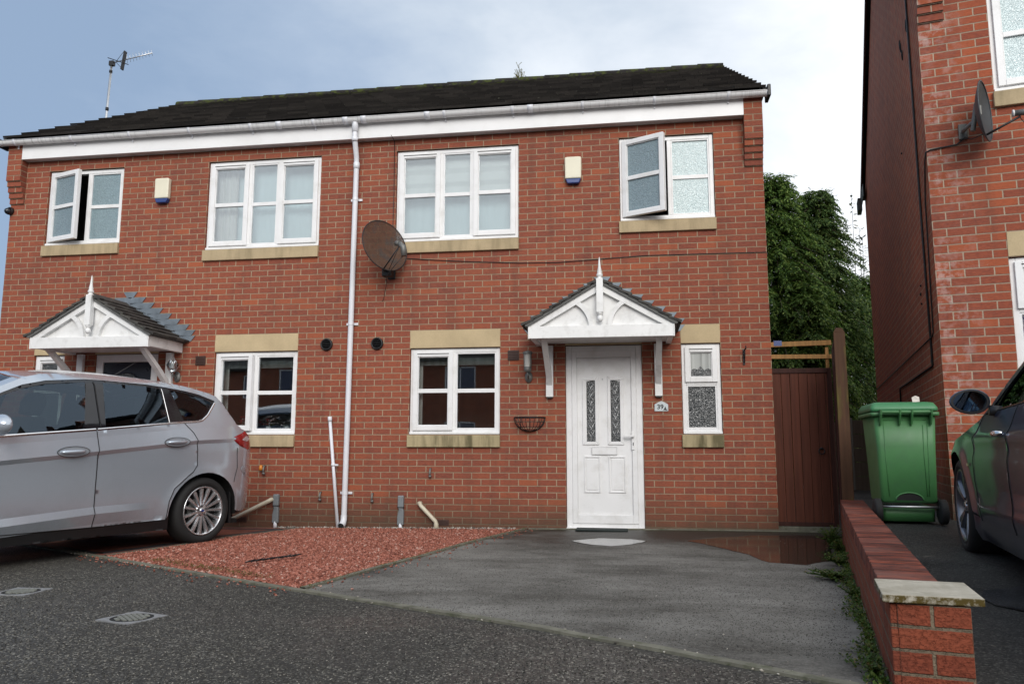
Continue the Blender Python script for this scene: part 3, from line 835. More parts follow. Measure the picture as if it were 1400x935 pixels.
def gable_roof(h, x0, x1, yf, yb, ze, pitch, n=13, over=.05, seed=3):
    rnd = random.Random(seed)
    ym = (yf + yb) / 2; L = (ym - yf) / math.cos(pitch); gau = L / n
    roof = MB()
    deck = [(yf + .06, ze - .02), (ym, ze - .02 + (ym - yf - .06) * math.tan(pitch)), (yb - .06, ze - .02), (yb - .06, ze - .07), (ym, ze - .09 + (ym - yf - .06) * math.tan(pitch)), (yf + .06, ze - .07)]
    roof.prism(deck, x0 + .02, x1 - .02, 'x')
    root = roof.build('roof', M['black'], h)
    for side in (0, 1):
        mb = MB()
        for r in range(n):
            tw = .295; off = (r % 2) * tw / 2; x = x0 - off
            while x < x1 - .02:
                a = max(x, x0); b = min(x + tw - .004, x1); x += tw
                if b - a < .03: continue
                s0 = r * gau - .012; s1 = (r + 1) * gau + .02
                lift = rnd.uniform(0, .004); sk = rnd.uniform(-.003, .003)
                pts = []
                for (s, t0, t1) in ((s0, .012 + lift, .040 + lift), (s1, -.006, .010)):
                    for t in (t0, t1):
                        y = (yf + s * math.cos(pitch) - t * math.sin(pitch)); z = ze + s * math.sin(pitch) + t * math.cos(pitch)
                        if side: y = yf + yb - y
                        pts.append((y, z))
                bi = len(mb.v)
                for xx in (a, b):
                    for (y, z) in pts: mb.v.append((xx, y, z + (sk if xx == a else 0)))
                # order: 0 s0low,1 s0high,2 s1low,3 s1high ; +4 for b
                for q in ((0, 4, 5, 1), (1, 5, 7, 3), (0, 1, 3, 2), (4, 6, 7, 5), (0, 2, 6, 4), (2, 3, 7, 6)):
                    mb.face([bi + i for i in (q if not side else q[::-1])])
        mb.build('roof_tiles', M['tile'], root)
        mb = MB()
        mb = None
        for (xa, xb) in ((x0 - .012, x0 + .03), (x1 - .03, x1 + .012)):
            if mb: mb.build('verge', M['tileedge'], root)
            mb = MB()
            for r in range(n):
                s0, s1 = r * gau, (r + 1) * gau
                P = []
                for s, t in ((s0, -.05), (s0, .010), (s1, -.008), (s1, -.062)):
                    y = yf + s * math.cos(pitch) - t * math.sin(pitch); z = ze + s * math.sin(pitch) + t * math.cos(pitch)
                    P.append((yf + yb - y if side else y, z))
                mb.prism(P, xa, xb, 'x')
        mb.build('verge', M['tileedge'], root)
    mb = MB(); zr = ze + L * math.sin(pitch); x = x0
    while x < x1 - .05:
        b = min(x + .44, x1); rr = .115 + rnd.uniform(-.002, .002); k0 = len(mb.v); m = 9
        for xx, r2 in ((x, rr), (b + .012, rr - .012)):
            for i in range(m):
                a = PI * (i / (m - 1)); mb.v.append((xx, ym + r2 * math.cos(a) * 1.15, zr - .045 + r2 * math.sin(a)))
        for i in range(m - 1): mb.face((k0 + i, k0 + i + 1, k0 + m + i + 1, k0 + m + i))
        mb.face([k0 + i for i in range(m)])
        x += .44
    mb.build('ridge_tiles', M['tile'], root)
    return root

def gutter(h, x0, x1, y, z, r=.056, brk=(), uni=()):
    mb = MB(); mb.smooth = True; m = 12
    for k, xx in enumerate((x0, x1)):
        for rr in (r, r - .006):
            for i in range(m):
                a = PI + PI * i / (m - 1); mb.v.append((xx, y + rr * math.cos(a), z + rr * math.sin(a)))
    for i in range(m - 1):
        mb.face((i, i + 1, 2 * m + i + 1, 2 * m + i)); mb.face((m + i + 1, m + i, 3 * m + i, 3 * m + i + 1))
    # rolled lips
    mb.tube([(x0, y - r, z), (x1, y - r, z)], .006, 6); mb.tube([(x0, y + r, z), (x1, y + r, z)], .006, 6)
    G = mb.build('gutter', M['gutter'], h)
    for xs_, w, e in [(b, .018, .004) for b in brk] + [(u, .035, .007) for u in uni]:
        mb = MB(); mb.smooth = True; k0 = 0
        for xx in (xs_ - w, xs_ + w):
            for i in range(m):
                a = PI - .15 + (PI + .3) * i / (m - 1); mb.v.append((xx, y + (r + e) * math.cos(a), z + (r + e) * math.sin(a)))
        for i in range(m - 1): mb.face((i, i + 1, m + i + 1, m + i))
        mb.smooth = False
        if e < .005: mb.box(xs_ - .007, xs_ + .007, y + r - .012, y + r + .005, z - .092, z - .03)
        mb.build('gutter_bracket' if e < .005 else 'gutter_union', M['pipe'], G, solid=.003)
    for xx in (x0, x1):
        mb = MB(); mb.lathe([(0, 0), (r + .003, 0), (r + .003, .012), (0, .012)], seg=20, axis='x', c=(xx - .006, y, z))
        for i, v in enumerate(mb.v): mb.v[i] = (v[0], v[1], min(v[2], z + .004))
        mb.build('gutter_stop', M['pipe'], G)
    return G

def corbel(h, x0, x1, zb, zt, n=5, step=.024, mat='brick'):
    mb = MB()
    for i in range(n):
        mb.box(x0, x1, -(i + 1) * step, 0, zb + .075 * i + .006, zb + .075 * (i + 1) - .002)
        mb.box(x0 + .004, x1 - .004, -(i + 1) * step + .012, 0, zb + .075 * i - .002, zb + .075 * i + .008)
    mb.box(x0, x1, -n * step, 0, zb + .075 * n, zt)
    mb.build('corbel', M[mat], h, uv='wall')

def shell(h, x0, x1, D, ze, pitch, yeave, holes, mats, zb=-.5):
    """brick box with gables, openings and reveals"""
    mb = MB()
    holed(mb, x0, x1, zb, ze, holes, lambda x, z: (x, 0, z))
    for (a, b, c, d) in holes:
        for P in ([(a, 0, c), (a, 0, d), (a, .11, d), (a, .11, c)], [(b, 0, c), (b, .11, c), (b, .11, d), (b, 0, d)],
                  [(a, 0, d), (b, 0, d), (b, .11, d), (a, .11, d)], [(a, 0, c), (a, .11, c), (b, .11, c), (b, 0, c)]): mb.poly(P)
    mb.poly([(x1, D, zb), (x0, D, zb), (x0, D, ze), (x1, D, ze)])
    zr = ze + (D / 2) * math.tan(pitch) - .06
    mb.cur = 1
    mb.poly([(x0, D, zb), (x0, 0, zb), (x0, 0, ze), (x0, D / 2, zr), (x0, D, ze)])
    mb.poly([(x1, 0, zb), (x1, D, zb), (x1, D, ze), (x1, D / 2, zr), (x1, 0, ze)])
    mb.build('wall', [M[mats[0]], M[mats[1]]], h, uv='wall')
    mb = MB()
    # inner shell, floors and rooms seen through the glass
    e = .115
    holed(mb, x0 + e, x1 - e, zb, ze, holes, lambda x, z: (x, e, z))
    mb.poly([(x0 + e, 2.6, zb), (x1 - e, 2.6, zb), (x1 - e, 2.6, ze), (x0 + e, 2.6, ze)])
    mb.poly([(x0 + e, e, zb), (x0 + e, 2.6, zb), (x0 + e, 2.6, ze), (x0 + e, e, ze)])
    mb.poly([(x1 - e, e, zb), (x1 - e, 2.6, zb), (x1 - e, 2.6, ze), (x1 - e, e, ze)])
    xm = (x0 + x1) / 2
    mb.poly([(xm, e, zb), (xm, 2.6, zb), (xm, 2.6, ze), (xm, e, ze)])
    mb.cur = 1
    mb.box(x0 + e, x1 - e, e, 2.6, .02, .06)
    mb.cur = 0
    mb.box(x0 + e, x1 - e, e, 2.6, 2.42, 2.60); mb.box(x0 + e, x1 - e, e, 2.6, ze - .1, ze - .02)
    mb.build('interior', [M['room'], M['floor']], h)
def porch(h, xc, y1=-.72):
    mb = MB()
    hw = .79
    # tie beam, side beams, soffit and boarded gable
    mb.box(xc - hw, xc + hw, y1 - .02, y1 + .03, 2.09, 2.225)
    for s in (-1, 1): mb.box(xc + s * (hw - .03) - .03, xc + s * (hw - .03) + .03, y1 + .03, -.004, 2.10, 2.225)
    for s in (-1, 1): mb.box(xc + s * hw - .008, xc + s * hw + .008, y1 - .026, y1 - .012, 2.086, 2.24)
    P = porch_root = mb.build('porch_canopy', M['whitewood'], h, bevel=.004)
    sl = math.atan2(.475, .81)
    mb = MB(); mb.box(xc - hw + .04, xc + hw - .04, y1 + .03, -.004, 2.125, 2.14); mb.build('soffit', M['whitewood'], P)
    mb = MB(); mb.prism([(xc - .70, 2.22), (xc + .70, 2.22), (xc, 2.22 + .70 * math.tan(sl))], y1 + .032, y1 + .044); mb.build('gable_board', M['whitewood'], P)
    mb = MB()
    for s in (-1, 1):
        t = .075
        pts = [(xc + s * .79, 2.225), (xc + s * .79, 2.235), (xc, 2.235 + .79 * math.tan(sl)), (xc, 2.235 + .79 * math.tan(sl) - t / math.cos(sl)), (xc + s * .67, 2.225)]
        mb.prism(pts if s > 0 else pts[::-1], y1 - .016, y1 + .03)
    mb.build('bargeboard', M['whitewood'], P, bevel=.002)
    for s in (-1, 1):
        mb = MB(); n = 10; a0, a1 = [], []
        for i in range(n + 1):
            a = R(2) + i / n * R(62)
            # arc springing beside the post foot and rising outwards to the rafter
            for rr_, lst in ((.350, a0), (.300, a1)): lst.append((xc + s * (.425 - rr_ * math.cos(a)), 2.205 + rr_ * math.sin(a)))
        for i in range(n):
            q = [a0[i], a0[i + 1], a1[i + 1], a1[i]]
            mb.prism(q, y1 - .014, y1 + .032)
        mb.build('curved_brace', M['whitewood'], P)
    # finial: square post, turned spike above, ball below
    mb = MB(); mb.box(xc - .036, xc + .036, y1 - .075, y1 - .005, 2.36, 2.735)
    mb.smooth = True
    prof = [(.0, 2.255), (.016, 2.258), (.030, 2.275), (.034, 2.295), (.028, 2.315), (.018, 2.328), (.030, 2.338), (.034, 2.350), (.034, 2.362)]
    mb.lathe([(r, z) for r, z in prof], c=(xc, y1 - .040, 0), seg=16)
    prof = [(.034, 2.735), (.034, 2.742), (.020, 2.755), (.034, 2.768), (.036, 2.782), (.024, 2.80), (.026, 2.815), (.016, 2.865), (.007, 2.96), (.0, 2.985)]
    mb.lathe(prof, c=(xc, y1 - .040, 0), seg=16)
    mb.build('finial', M['whitewood'], P)
    # tiles
    hwid = .845; n = 8; gau = hwid / math.cos(sl) / n; za = 2.235 + .79 * math.tan(sl) + .020
    rnd = random.Random(int(xc * 10))
    mb = MB()
    for s in (-1, 1):
        for r in range(n):
            d0 = (n - r) * gau + .012; d1 = (n - r - 1) * gau - .01   # distance down from the apex
            y = y1 - .045 - (r % 2) * .0
            off = (r % 2) * .08; yy = y1 - .05 - off
            while yy < -.006:
                a = max(yy, y1 - .05 - rnd.uniform(0, .004)); b = min(yy + .16, -.004); yy += .165
                if b - a < .02: continue
                lf = rnd.uniform(0, .004)
                pts = []
                for d, t in ((d0 + rnd.uniform(0, .008), .018 + lf), (d0, .046 + lf), (d1, .020), (d1, .0)):
                    pts.append((xc + s * (d * math.cos(sl) + t * math.sin(sl)), za - d * math.sin(sl) + t * math.cos(sl)))
                mb.prism(pts if s < 0 else pts[::-1], a, b)
    # ridge
    mb.prism([(xc - .075, za - .02), (xc, za + .048), (xc + .075, za - .02), (xc + .06, za - .035), (xc, za + .02), (xc - .06, za - .035)], y1 - .055, -.004)
    mb.build('canopy_tiles', M['ptile'], P)
    mb = MB()
    for s in (-1, 1):
        pts = [(xc + s * .83, 2.225), (xc + s * .83, 2.24), (xc, za - .0), (xc, za - .03), (xc + s * .80, 2.222)]
        mb.prism(pts if s > 0 else pts[::-1], y1 - .04, -.006)
    mb.build('undercloak', M['tileedge'], P)
    # stepped lead
    mb = MB(); k0 = int(2.25 / .075)
    for s in (-1, 1):
        z = 2.25
        while z < za + .17:
            xr = max(0, za + .03 - z) / math.tan(sl)            # roof surface half width here
            z1 = z + .075; xr1 = max(0, (za + .03 - z1) / math.tan(sl))
            out = .29
            o2 = (za + .19 - z) / math.tan(sl); P4 = [(xc + s * max(0, min(xr, .80) - .03), z - .02), (xc + s * min(.90, o2 - .05), z + .0), (xc + s * min(.955, max(.0, o2)), z + .070), (xc + s * max(0, xr1 - .03), z + .070)]
            if xr + out > .10: mb.prism(P4 if s > 0 else P4[::-1], -.012, -.004)
            z = z1
        # apron lying on the tiles
        Q = [(xc, za + .05), (xc + s * .86, za + .05 - .86 * math.tan(sl)), (xc + s * .86, za + .035 - .86 * math.tan(sl)), (xc, za + .035)]
        mb.prism(Q if s < 0 else Q[::-1], -.07, -.004)
    mb.build('lead_flashing', M['lead'], P)
    # brackets
    for s in (-1, 1):
        x = xc + s * .635
        mb = MB(); mb.box(x - .042, x + .042, -.055, -.004, 1.49, 2.10)
        pts = []
        n = 8
        for i in range(n + 1):
            t = i / n; y = -.05 - .60 * t; z = 1.62 + .47 * (t ** .85)
            pts.append((y, z))
        low = [(y, z - .0) for y, z in pts]; up = [(y + .0, z + .085 - .03 * (i / n)) for i, (y, z) in enumerate(pts)]
        for i in range(n):
            mb.prism([(low[i][0], low[i][1]), (low[i + 1][0], low[i + 1][1]), (up[i + 1][0], min(2.10, up[i + 1][1])), (up[i][0], up[i][1])], x - .032, x + .032, 'x')
        mb.build('bracket', M['whitewood'], P, bevel=.002)
        mb = MB(); mb.box(x - .03, x + .03, -.05, -.004, 1.476, 1.49); mb.build('bracket_foot', M['black'], P)
    return P

def white_door(h, x0, x1):
    def X(l): return x0 + (l - 107) / 400. * (x1 - x0) / .9
    def Z(l): return 2.1 - (l - 40) / 390.
    mb = MB(); ring(mb, x0 + .004, x1 - .004, -.02, 2.096, .07, .02, .10, wb=.05)
    D = mb.build('door', M['white'], h, bevel=.005)
    mb = MB(); mb.box(x0 + .0, x1, -.03, .05, -.045, -.018); mb.build('threshold', M['white'], D, bevel=.003)
    a, b, c, d = x0 + .074, x1 - .074, .03, 2.03
    mb = MB(); ring(mb, a, b, c, d, .058, .008, .07, wb=.10, wt=.075); mb.build('door_leaf', M['white'], D, bevel=.005)
    ga, gb, gc, gd = a + .058, b - .058, c + .10, d - .075
    strips = [(X(205), X(245), X(185), X(262), 0), (X(318), X(361), X(303), X(378), 1)]
    holes = [[(s[0], Z(482)), (s[1], Z(482)), (s[1], Z(208 if s[4] else 200)), (s[0], Z(200 if s[4] else 208))] for s in strips]
    V, T = cdt([(ga, gc), (gb, gc), (gb, gd), (ga, gd)], .2, holes)
    mb = MB(); mb.v = [(x, .030, z) for x, z in V]
    for t in T: mb.face(t)
    mb.build('door_panel', M['white'], D)
    mb = MB(); ring(mb, ga - .003, gb + .003, gc - .003, gd + .003, .008, .026, .032); mb.build('panel_groove', M['soffit'], D)
    for (p, q, r, s, k) in strips:
        zt_o, zt_i = Z(195), Z(180)     # outer side of the head is lower
        zl, zr = (zt_o, zt_i) if k == 0 else (zt_i, zt_o)
        outer = [(r, Z(497)), (s, Z(497)), (s, zr), (r, zl)]
        hole = [(p, Z(482)), (q, Z(482)), (q, Z(203)), (p, Z(203))]
        mb = MB()
        for i in range(4):
            j = (i + 1) % 4; mb.prism([outer[i], outer[j], hole[j], hole[i]], .016, .032)
        mb.build('glazing_surround', M['white'], D, bevel=.006)
        mb = MB(); mb.box(p - .01, q + .01, .034, .038, Z(484), Z(198)); mb.build('door_glass', M['obscure_dark'], D)
        mb = MB()
        w = q - p; z = Z(482) - .04
        while z < Z(205):
            for s2 in (-1, 1):
                xa, xb = (p, q) if s2 > 0 else (q, p)
                za, zb = z, z + w * 1.9
                # clip to the glass
                if za < Z(482): t = (Z(482) - za) / (zb - za); xa += (xb - xa) * t; za = Z(482)
                if zb > Z(205): t = (Z(205) - za) / (zb - za); xb = xa + (xb - xa) * t; zb = Z(205)
                if zb > za: mb.tube([(xa, .032, za), (xb, .032, zb)], .0028, 4)
            z += w * .95
        mb.build('lead_lattice', M['alu'], D)
    for (r, s) in ((X(190), X(266)), (X(305), X(383))):
        mb = MB(); z0, z1 = Z(711), Z(548)
        ring(mb, r, s, z0, z1, .016, .018, .031, wb=.016)
        mb.box(r + .030, s - .030, .022, .031, z0 + .030, z1 - .03)
        mb.build('raised_panel', M['white'], D, bevel=.006)
    mb = MB(); mb.box(X(228), X(343), .018, .031, Z(540), Z(508)); L = mb.build('letter_plate', M['white'], D, bevel=.004)
    mb = MB(); ring(mb, X(228) - .004, X(343) + .004, Z(540) - .004, Z(508) + .004, .006, .0165, .022); mb.build('letter_plate_frame', M['alu'], D)
    mb = MB(); mb.box(X(412), X(426), -.004, .010, Z(520), Z(438)); mb.box(X(378), X(424), -.045, -.030, Z(462), Z(452)); mb.box(X(417), X(424), -.040, 0, Z(461), Z(453))
    mb.build('handle', M['white'], D, bevel=.003)
    mb = MB(); mb.box(X(417), X(421), -.006, .0, Z(500), Z(486)); mb.build('keyhole', M['black'], D)
    mb = MB(); mb.lathe([(0, .0), (.008, .0), (.008, .006)], c=(X(281), .022, Z(197)), axis='y', seg=12); mb.build('spyhole', M['alu'], D)
    return D

def navy_door(h, x0, x1):
    mb = MB(); ring(mb, x0 + .004, x1 - .004, -.08, 2.096, .10, .02, .10, wb=.05)
    D = mb.build('door', M['white'], h, bevel=.005)
    tagged = D; D['label'] = 'dark navy front door with a small arched fanlight'
    mb = MB(); mb.box(x0 + .104, x1 - .104, .035, .075, 0, 1.99); mb.build('door_leaf', M['navydoor'], D, bevel=.004)
    xc = (x0 + x1) / 2
    mb = MB(); mb.prism([(xc - .19, 1.62), (xc + .19, 1.62)] + [(xc + .19 * math.cos(a), 1.66 + .19 * math.sin(a)) for a in [PI * i / 12 for i in range(13)]], .026, .034)
    mb.build('fanlight', M['obscure_dark'], D)
    mb = MB(); n = 14
    mb.tube([(xc + .20 * math.cos(a), .03, 1.66 + .20 * math.sin(a)) for a in [PI * i / n for i in range(n + 1)]], .008, 6); mb.build('fanlight_trim', M['navydoor'], D)
    return D

M['clearlens2'] = plain('frosted_lantern_glass', (.52, .51, .47), .25, spec=.6)
M['orange'] = plain('orange_plastic', (.65, .22, .02), .4)
# ---- the pair of houses
H1 = empty('semi_detached_house', (0, 0, 0), 0, 'two storey red brick house pair with white door canopies and dark tiled roof', 'house')
XL = -10.0125
PITCH = math.atan2(7.37 - 5.09, 3.8 + .17)
holes = [(-2.3625, -1.4625, -.04, 2.1), (-1.0125, -.5625, 1.05, 2.1), (-4.275, -3.15, 1.05, 2.1), (-6.8625, -5.7375, 1.05, 2.1),
         (-8.55, -7.65, -.09, 2.1), (-9.45, -9.0, 1.05, 2.1),
         (-1.6875, -.5625, 3.6, 4.65), (-4.5, -2.925, 3.45, 4.65), (-7.0875, -5.5125, 3.45, 4.65), (-9.45, -8.325, 3.6, 4.65)]
shell(H1, XL, 0, 7.6, 5.0, PITCH, -.25, holes, ('brick', 'brick'))
corbel(H1, -.2125, 0, 4.2, 5.03); corbel(H1, XL, XL + .2125, 4.2, 5.03)
mb = MB(); mb.box(XL + .2145, -.2145, -.12, -.102, 4.80, 5.04); F = mb.build('fascia_board', M['fascia'], H1)
mb = MB(); mb.box(XL + .2145, -.2145, -.101, -.002, 4.802, 4.822); mb.build('soffit_board', M['soffit'], H1)
mb = MB(); mb.box(XL - .02, .02, -.10, -.0, 5.002, 5.05); mb.build('eaves_tray', M['black'], H1)
gable_roof(H1, XL - .04, .04, -.17, 7.77, 5.09, PITCH, 13)
gutter(H1, XL - .07, .045, -.183, 5.036, .056, brk=[-9.85 + i * .86 for i in range(12) if abs(i - 5.6) > .5], uni=[-6.02, -4.05, -2.75, -5.12, -4.88])
for vx in (.046, XL - .11):
    mb = MB(); mb.box(vx, vx + .039, -.25, -.03, 4.965, 5.105 if vx > 0 else 5.08); mb.build('verge_cap', M['black'], H1, bevel=.008)
# downpipe
mb = MB(); xp = -5.0
mb.tube([(xp, -.183, 5.0), (xp, -.183, 4.79), (xp, -.172, 4.74), (xp - .01, -.08, 4.58), (xp - .012, -.062, 4.49), (xp - .04, -.062, .06), (xp - .04, -.062, .03)], .0335, 16)
DP = mb.build('downpipe', M['pipe'], H1)
for pr, cc in (([(.034, 4.86), (.040, 4.862), (.040, 4.97)], (xp, -.183, 0)), ([(.034, 4.74), (.039, 4.741), (.039, 4.79), (.034, 4.791)], (xp, -.183, 0)), ([(.034, 4.42), (.039, 4.421), (.039, 4.50), (.034, 4.501)], (xp - .012, -.062, 0))):
    mb = MB(); mb.lathe(pr, c=cc, seg=16); mb.build('pipe_socket', M['pipe'], DP)
mb = MB(); mb.tube([(xp - .04, -.062, .09), (xp - .04, -.066, .035), (xp - .04, -.10, -.015), (xp - .04, -.16, -.035)], [.038, .038, .039, .040], 16, caps=False); mb.build('pipe_shoe', M['pipe'], DP)
mb = MB(); mb.lathe([(0, 0), (.034, 0)], c=(xp - .04, -.155, -.034), axis='y', seg=16); mb.build('pipe_mouth', M['dark'], DP)
for z, dx in ((4.02, -.014), (2.42, -.024), (.35, -.038)):
    mb = MB(); mb.lathe([(.037, -.018), (.037, .018)], c=(xp + dx, -.062, z), seg=16); mb.box(xp + dx - .075, xp + dx + .075, -.018, -.004, z - .014, z + .014)
    mb.build('pipe_clip', M['pipe'], DP)

GL = M['glass']
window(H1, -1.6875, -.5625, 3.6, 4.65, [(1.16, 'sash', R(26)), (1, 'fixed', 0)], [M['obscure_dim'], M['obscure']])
window(H1, -4.5, -2.925, 3.45, 4.65, [(1.12, 'sash', 0), (.8, 'fixed', 0), (1.12, 'sash', 0)], GL, behind=blinds)
window(H1, -7.0875, -5.5125, 3.45, 4.65, [(1.12, 'sash', 0), (.8, 'fixed', 0), (1.12, 'sash', 0)], GL, behind=curtains)
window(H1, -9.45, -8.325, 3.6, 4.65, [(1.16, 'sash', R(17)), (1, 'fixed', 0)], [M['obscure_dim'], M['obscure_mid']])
window(H1, -4.275, -3.15, 1.05, 2.1, [(1, 'sash', 0), (1.05, 'fixed', 0)], GL, 'sillwet', True, behind=half_lace)
window(H1, -6.8625, -5.7375, 1.05, 2.1, [(1, 'sash', R(5)), (1.05, 'fixed', 0)], GL, 'sill', True, behind=half_lace)
window(H1, -1.0125, -.5625, 1.05, 2.1, [(1.05, 'fixed', 0), (.8, 'sash', 0)], M['obscure_dark'], 'sillwet', True, behind=None, vert=True)
window(H1, -9.45, -9.0, 1.05, 2.1, [(1.05, 'fixed', 0), (.8, 'sash', 0)], M['obscure_dark'], 'sill', True, vert=True)
mb = MB(); n = 18
for i in range(n + 1):
    x = -.905 + .235 * i / n; mb.v += [(x, .0335, 1.785 + .022 * abs(math.sin(i * PI / 6)) + .03 * math.exp(-((i - 8) / 2.) ** 2)), (x, .0335, 1.985)]
for i in range(n): mb.face((2 * i, 2 * i + 2, 2 * i + 3, 2 * i + 1))
for w in [o for o in H1.children if o.name.startswith('window')]: pass
mb.build('lace_curtain', M['lace'], [o for o in H1.children if o.name.startswith('window')][6])
for (a, b) in ((-2.3625, -1.4625), (-8.55, -7.65)):
    mb = MB(); mb.box(a - .0, b + .0, -.006, .09, 2.104, 2.321); mb.build('door_lintel', M['stone'], H1, bevel=.004)
white_door(H1, -2.3625, -1.4625); navy_door(H1, -8.55, -7.65)
PR = porch(H1, -1.9125); PL = porch(H1, -8.10)
PR['label'] = 'white gabled canopy over the white door'; PL['label'] = 'white gabled canopy over the navy door'

# air bricks low in the wall
for x in (-6.42, -3.86):
    mb = MB(); mb.box(x - .10, x + .10, -.004, .02, -.02, .045)
    for k in range(5): mb.box(x - .09, x + .09, -.008, -.003, -.012 + k * .011, -.008 + k * .011)
    tag(mb.build('air_brick', M['brown']), 'dark slotted air brick low in the wall %s' % ('by the cream pipe behind the silver car' if x < -5 else 'right of the bent drain pipe'), 'vent', 'air brick vents')

def thing(name, mb, mat, label, cat, group=None, parent=None, **kw):
    return tag(mb.build(name, mat, parent, **kw), label, cat, group)
# square vents
for x, lab in ((-2.987, 'small brown square wall vent left of the grey lantern'), (-7.05, 'small brown square wall vent beside the clear lantern')):
    mb = MB(); mb.box(x - .068, x + .068, -.014, -.002, 1.935, 2.055)
    for k in range(6): mb.box(x - .060, x + .060, -.020, -.012, 1.945 + k * .018, 1.955 + k * .018)
    thing('wall_vent', mb, M['brown'], lab, 'vent', 'square wall vents', bevel=.002)
# round vents
for x, lab in ((-5.354, 'round black louvred vent just left of the downpipe'), (-4.696, 'round black louvred vent just right of the downpipe')):
    t = empty('round_vent', (x, 0, 2.17), 0, lab, 'vent', 'round black vents')
    mb = MB(); mb.lathe([(.078, -.004), (.078, -.022), (.070, -.034), (.060, -.034), (.060, -.012), (0, -.012)], axis='y', seg=28); mb.build('rim', M['black'], t)
    mb = MB()
    for k in range(-2, 3):
        L = math.sqrt(.058 ** 2 - (k * .022) ** 2)
        T = Matrix.Translation((0, -.026, k * .022)) @ Matrix.Rotation(R(35), 4, 'X'); mb.box(-L, L, -.010, .010, -.0015, .0015, T)
    mb.build('louvre', M['black'], t)
# alarm boxes
for x, z, lab in ((-2.245, 4.25, 'cream alarm box with blue base between the two right upper windows'), (-7.71, 4.27, 'cream alarm box with blue base between the two left upper windows')):
    t = empty('alarm_box', (x, 0, z), 0, lab, 'alarm box', 'burglar alarm boxes')
    mb = MB(); mb.prism([(-.098, -.105), (.098, -.105), (.102, .165), (.07, .172), (-.07, .172), (-.102, .165)], -.075, -.004); mb.build('cover', M['alarm'], t, bevel=.014)
    mb = MB(); mb.prism([(-.095, -.106), (-.07, -.165), (.07, -.165), (.095, -.106)], -.070, -.004); mb.build('strobe', M['blue'], t, bevel=.010)
# lanterns
def lantern(x, z, lab, clear):
    t = empty('wall_lantern', (x, 0, z), 0, lab, 'wall light')
    mb = MB(); mb.lathe([(.0, -.004), (.045, -.006), (.045, -.018), (.0, -.022)], c=(0, 0, -.02), axis='y', seg=20)
    T = Matrix.Scale(1.5, 4, (0, 0, 1))
    for i, v in enumerate(mb.v): mb.v[i] = tuple(T @ Vector(v))
    mb.build('back_plate', M['greycast'], t, T=Matrix.Translation((0, 0, -.08)))
    mb = MB(); mb.tube([(0, -.02, -.10), (0, -.06, -.13), (0, -.11, -.10), (0, -.115, -.05)], .009, 8); mb.build('arm', M['greycast'], t)
    mb = MB()
    if not clear:
        mb.lathe([(.030, -.06), (.045, -.04), (.045, .0), (.040, .0)], c=(0, -.115, 0), seg=20); mb.lathe([(.058, .155), (.060, .172), (.050, .185), (.015, .195), (0, .195)], c=(0, -.115, 0), seg=20); mb.build('cap', M['greycast'], t)
        mb = MB(); mb.lathe([(.040, .0), (.042, .155)], c=(0, -.115, 0), seg=20); mb.build('glass', M['clearlens2'], t)
        mb = MB()
        for k in range(4):
            a = PI / 4 + k * PI / 2; mb.tube([(.052 * math.cos(a), -.115 + .052 * math.sin(a), -.005), (.055 * math.cos(a), -.115 + .055 * math.sin(a), .16)], .004, 6)
        mb.build('guard', M['greycast'], t)
    else:
        mb.lathe([(.02, -.06), (.05, -.045), (.078, .03), (.078, .035)], c=(0, -.12, 0), seg=20); mb.build('glass', M['glass'], t)
        mb = MB(); mb.lathe([(.0, .03), (.075, .035), (.055, .075), (.02, .11), (.012, .14), (0, .15)], c=(0, -.12, 0), seg=20); mb.build('cap', M['glass'], t)
        mb = MB(); mb.lathe([(0, -.03), (.018, -.02), (.022, .01), (.012, .05), (0, .055)], c=(0, -.12, 0), seg=14); mb.build('bulb', M['white'], t)
lantern(-2.80, 1.84, 'grey lantern with frosted glass left of the white door', False)
lantern(-7.36, 1.90, 'clear glass lantern by the navy door canopy', True)
# wire basket
t = empty('wall_basket', (-2.79, 0, 1.25), 0, 'empty half round black wire planter on the wall left of the white door', 'planter')
mb = MB(); rx, ry, rz = .185, .17, .165
n = 18; mb.tube([(rx * math.cos(PI + PI * i / n), -.01 + ry * math.sin(PI + PI * i / n), 0) for i in range(n + 1)], .006, 6); mb.tube([(-rx, -.01, 0), (rx, -.01, 0)], .006, 6)
mb.build('rim', M['iron'], t)
mb = MB()
for k in range(1, 11):
    a = PI + PI * k / 11
    mb.tube([(rx * math.cos(a) * math.cos(b), -.01 + ry * math.sin(a) * math.cos(b), -rz * math.sin(b)) for b in [PI / 2 * i / 8 for i in range(9)]], .0035, 5)
for b in (.35, .75, 1.1):
    mb.tube([(rx * math.cos(b) * math.cos(PI + PI * i / 14), -.01 + ry * math.cos(b) * math.sin(PI + PI * i / 14), -rz * math.sin(b)) for i in range(15)], .0035, 5)
mb.tube([(rx * math.cos(a), -.008, -rz * math.sin(a)) for a in [PI * i / 18 for i in range(19)]], .005, 5)
for x in (-.11, 0, .12): mb.tube([(x, -.006, -rz * math.sqrt(1 - (x / rx) ** 2)), (x, -.006, .012)], .0035, 5)
mb.build('wire_bowl', M['iron'], t)
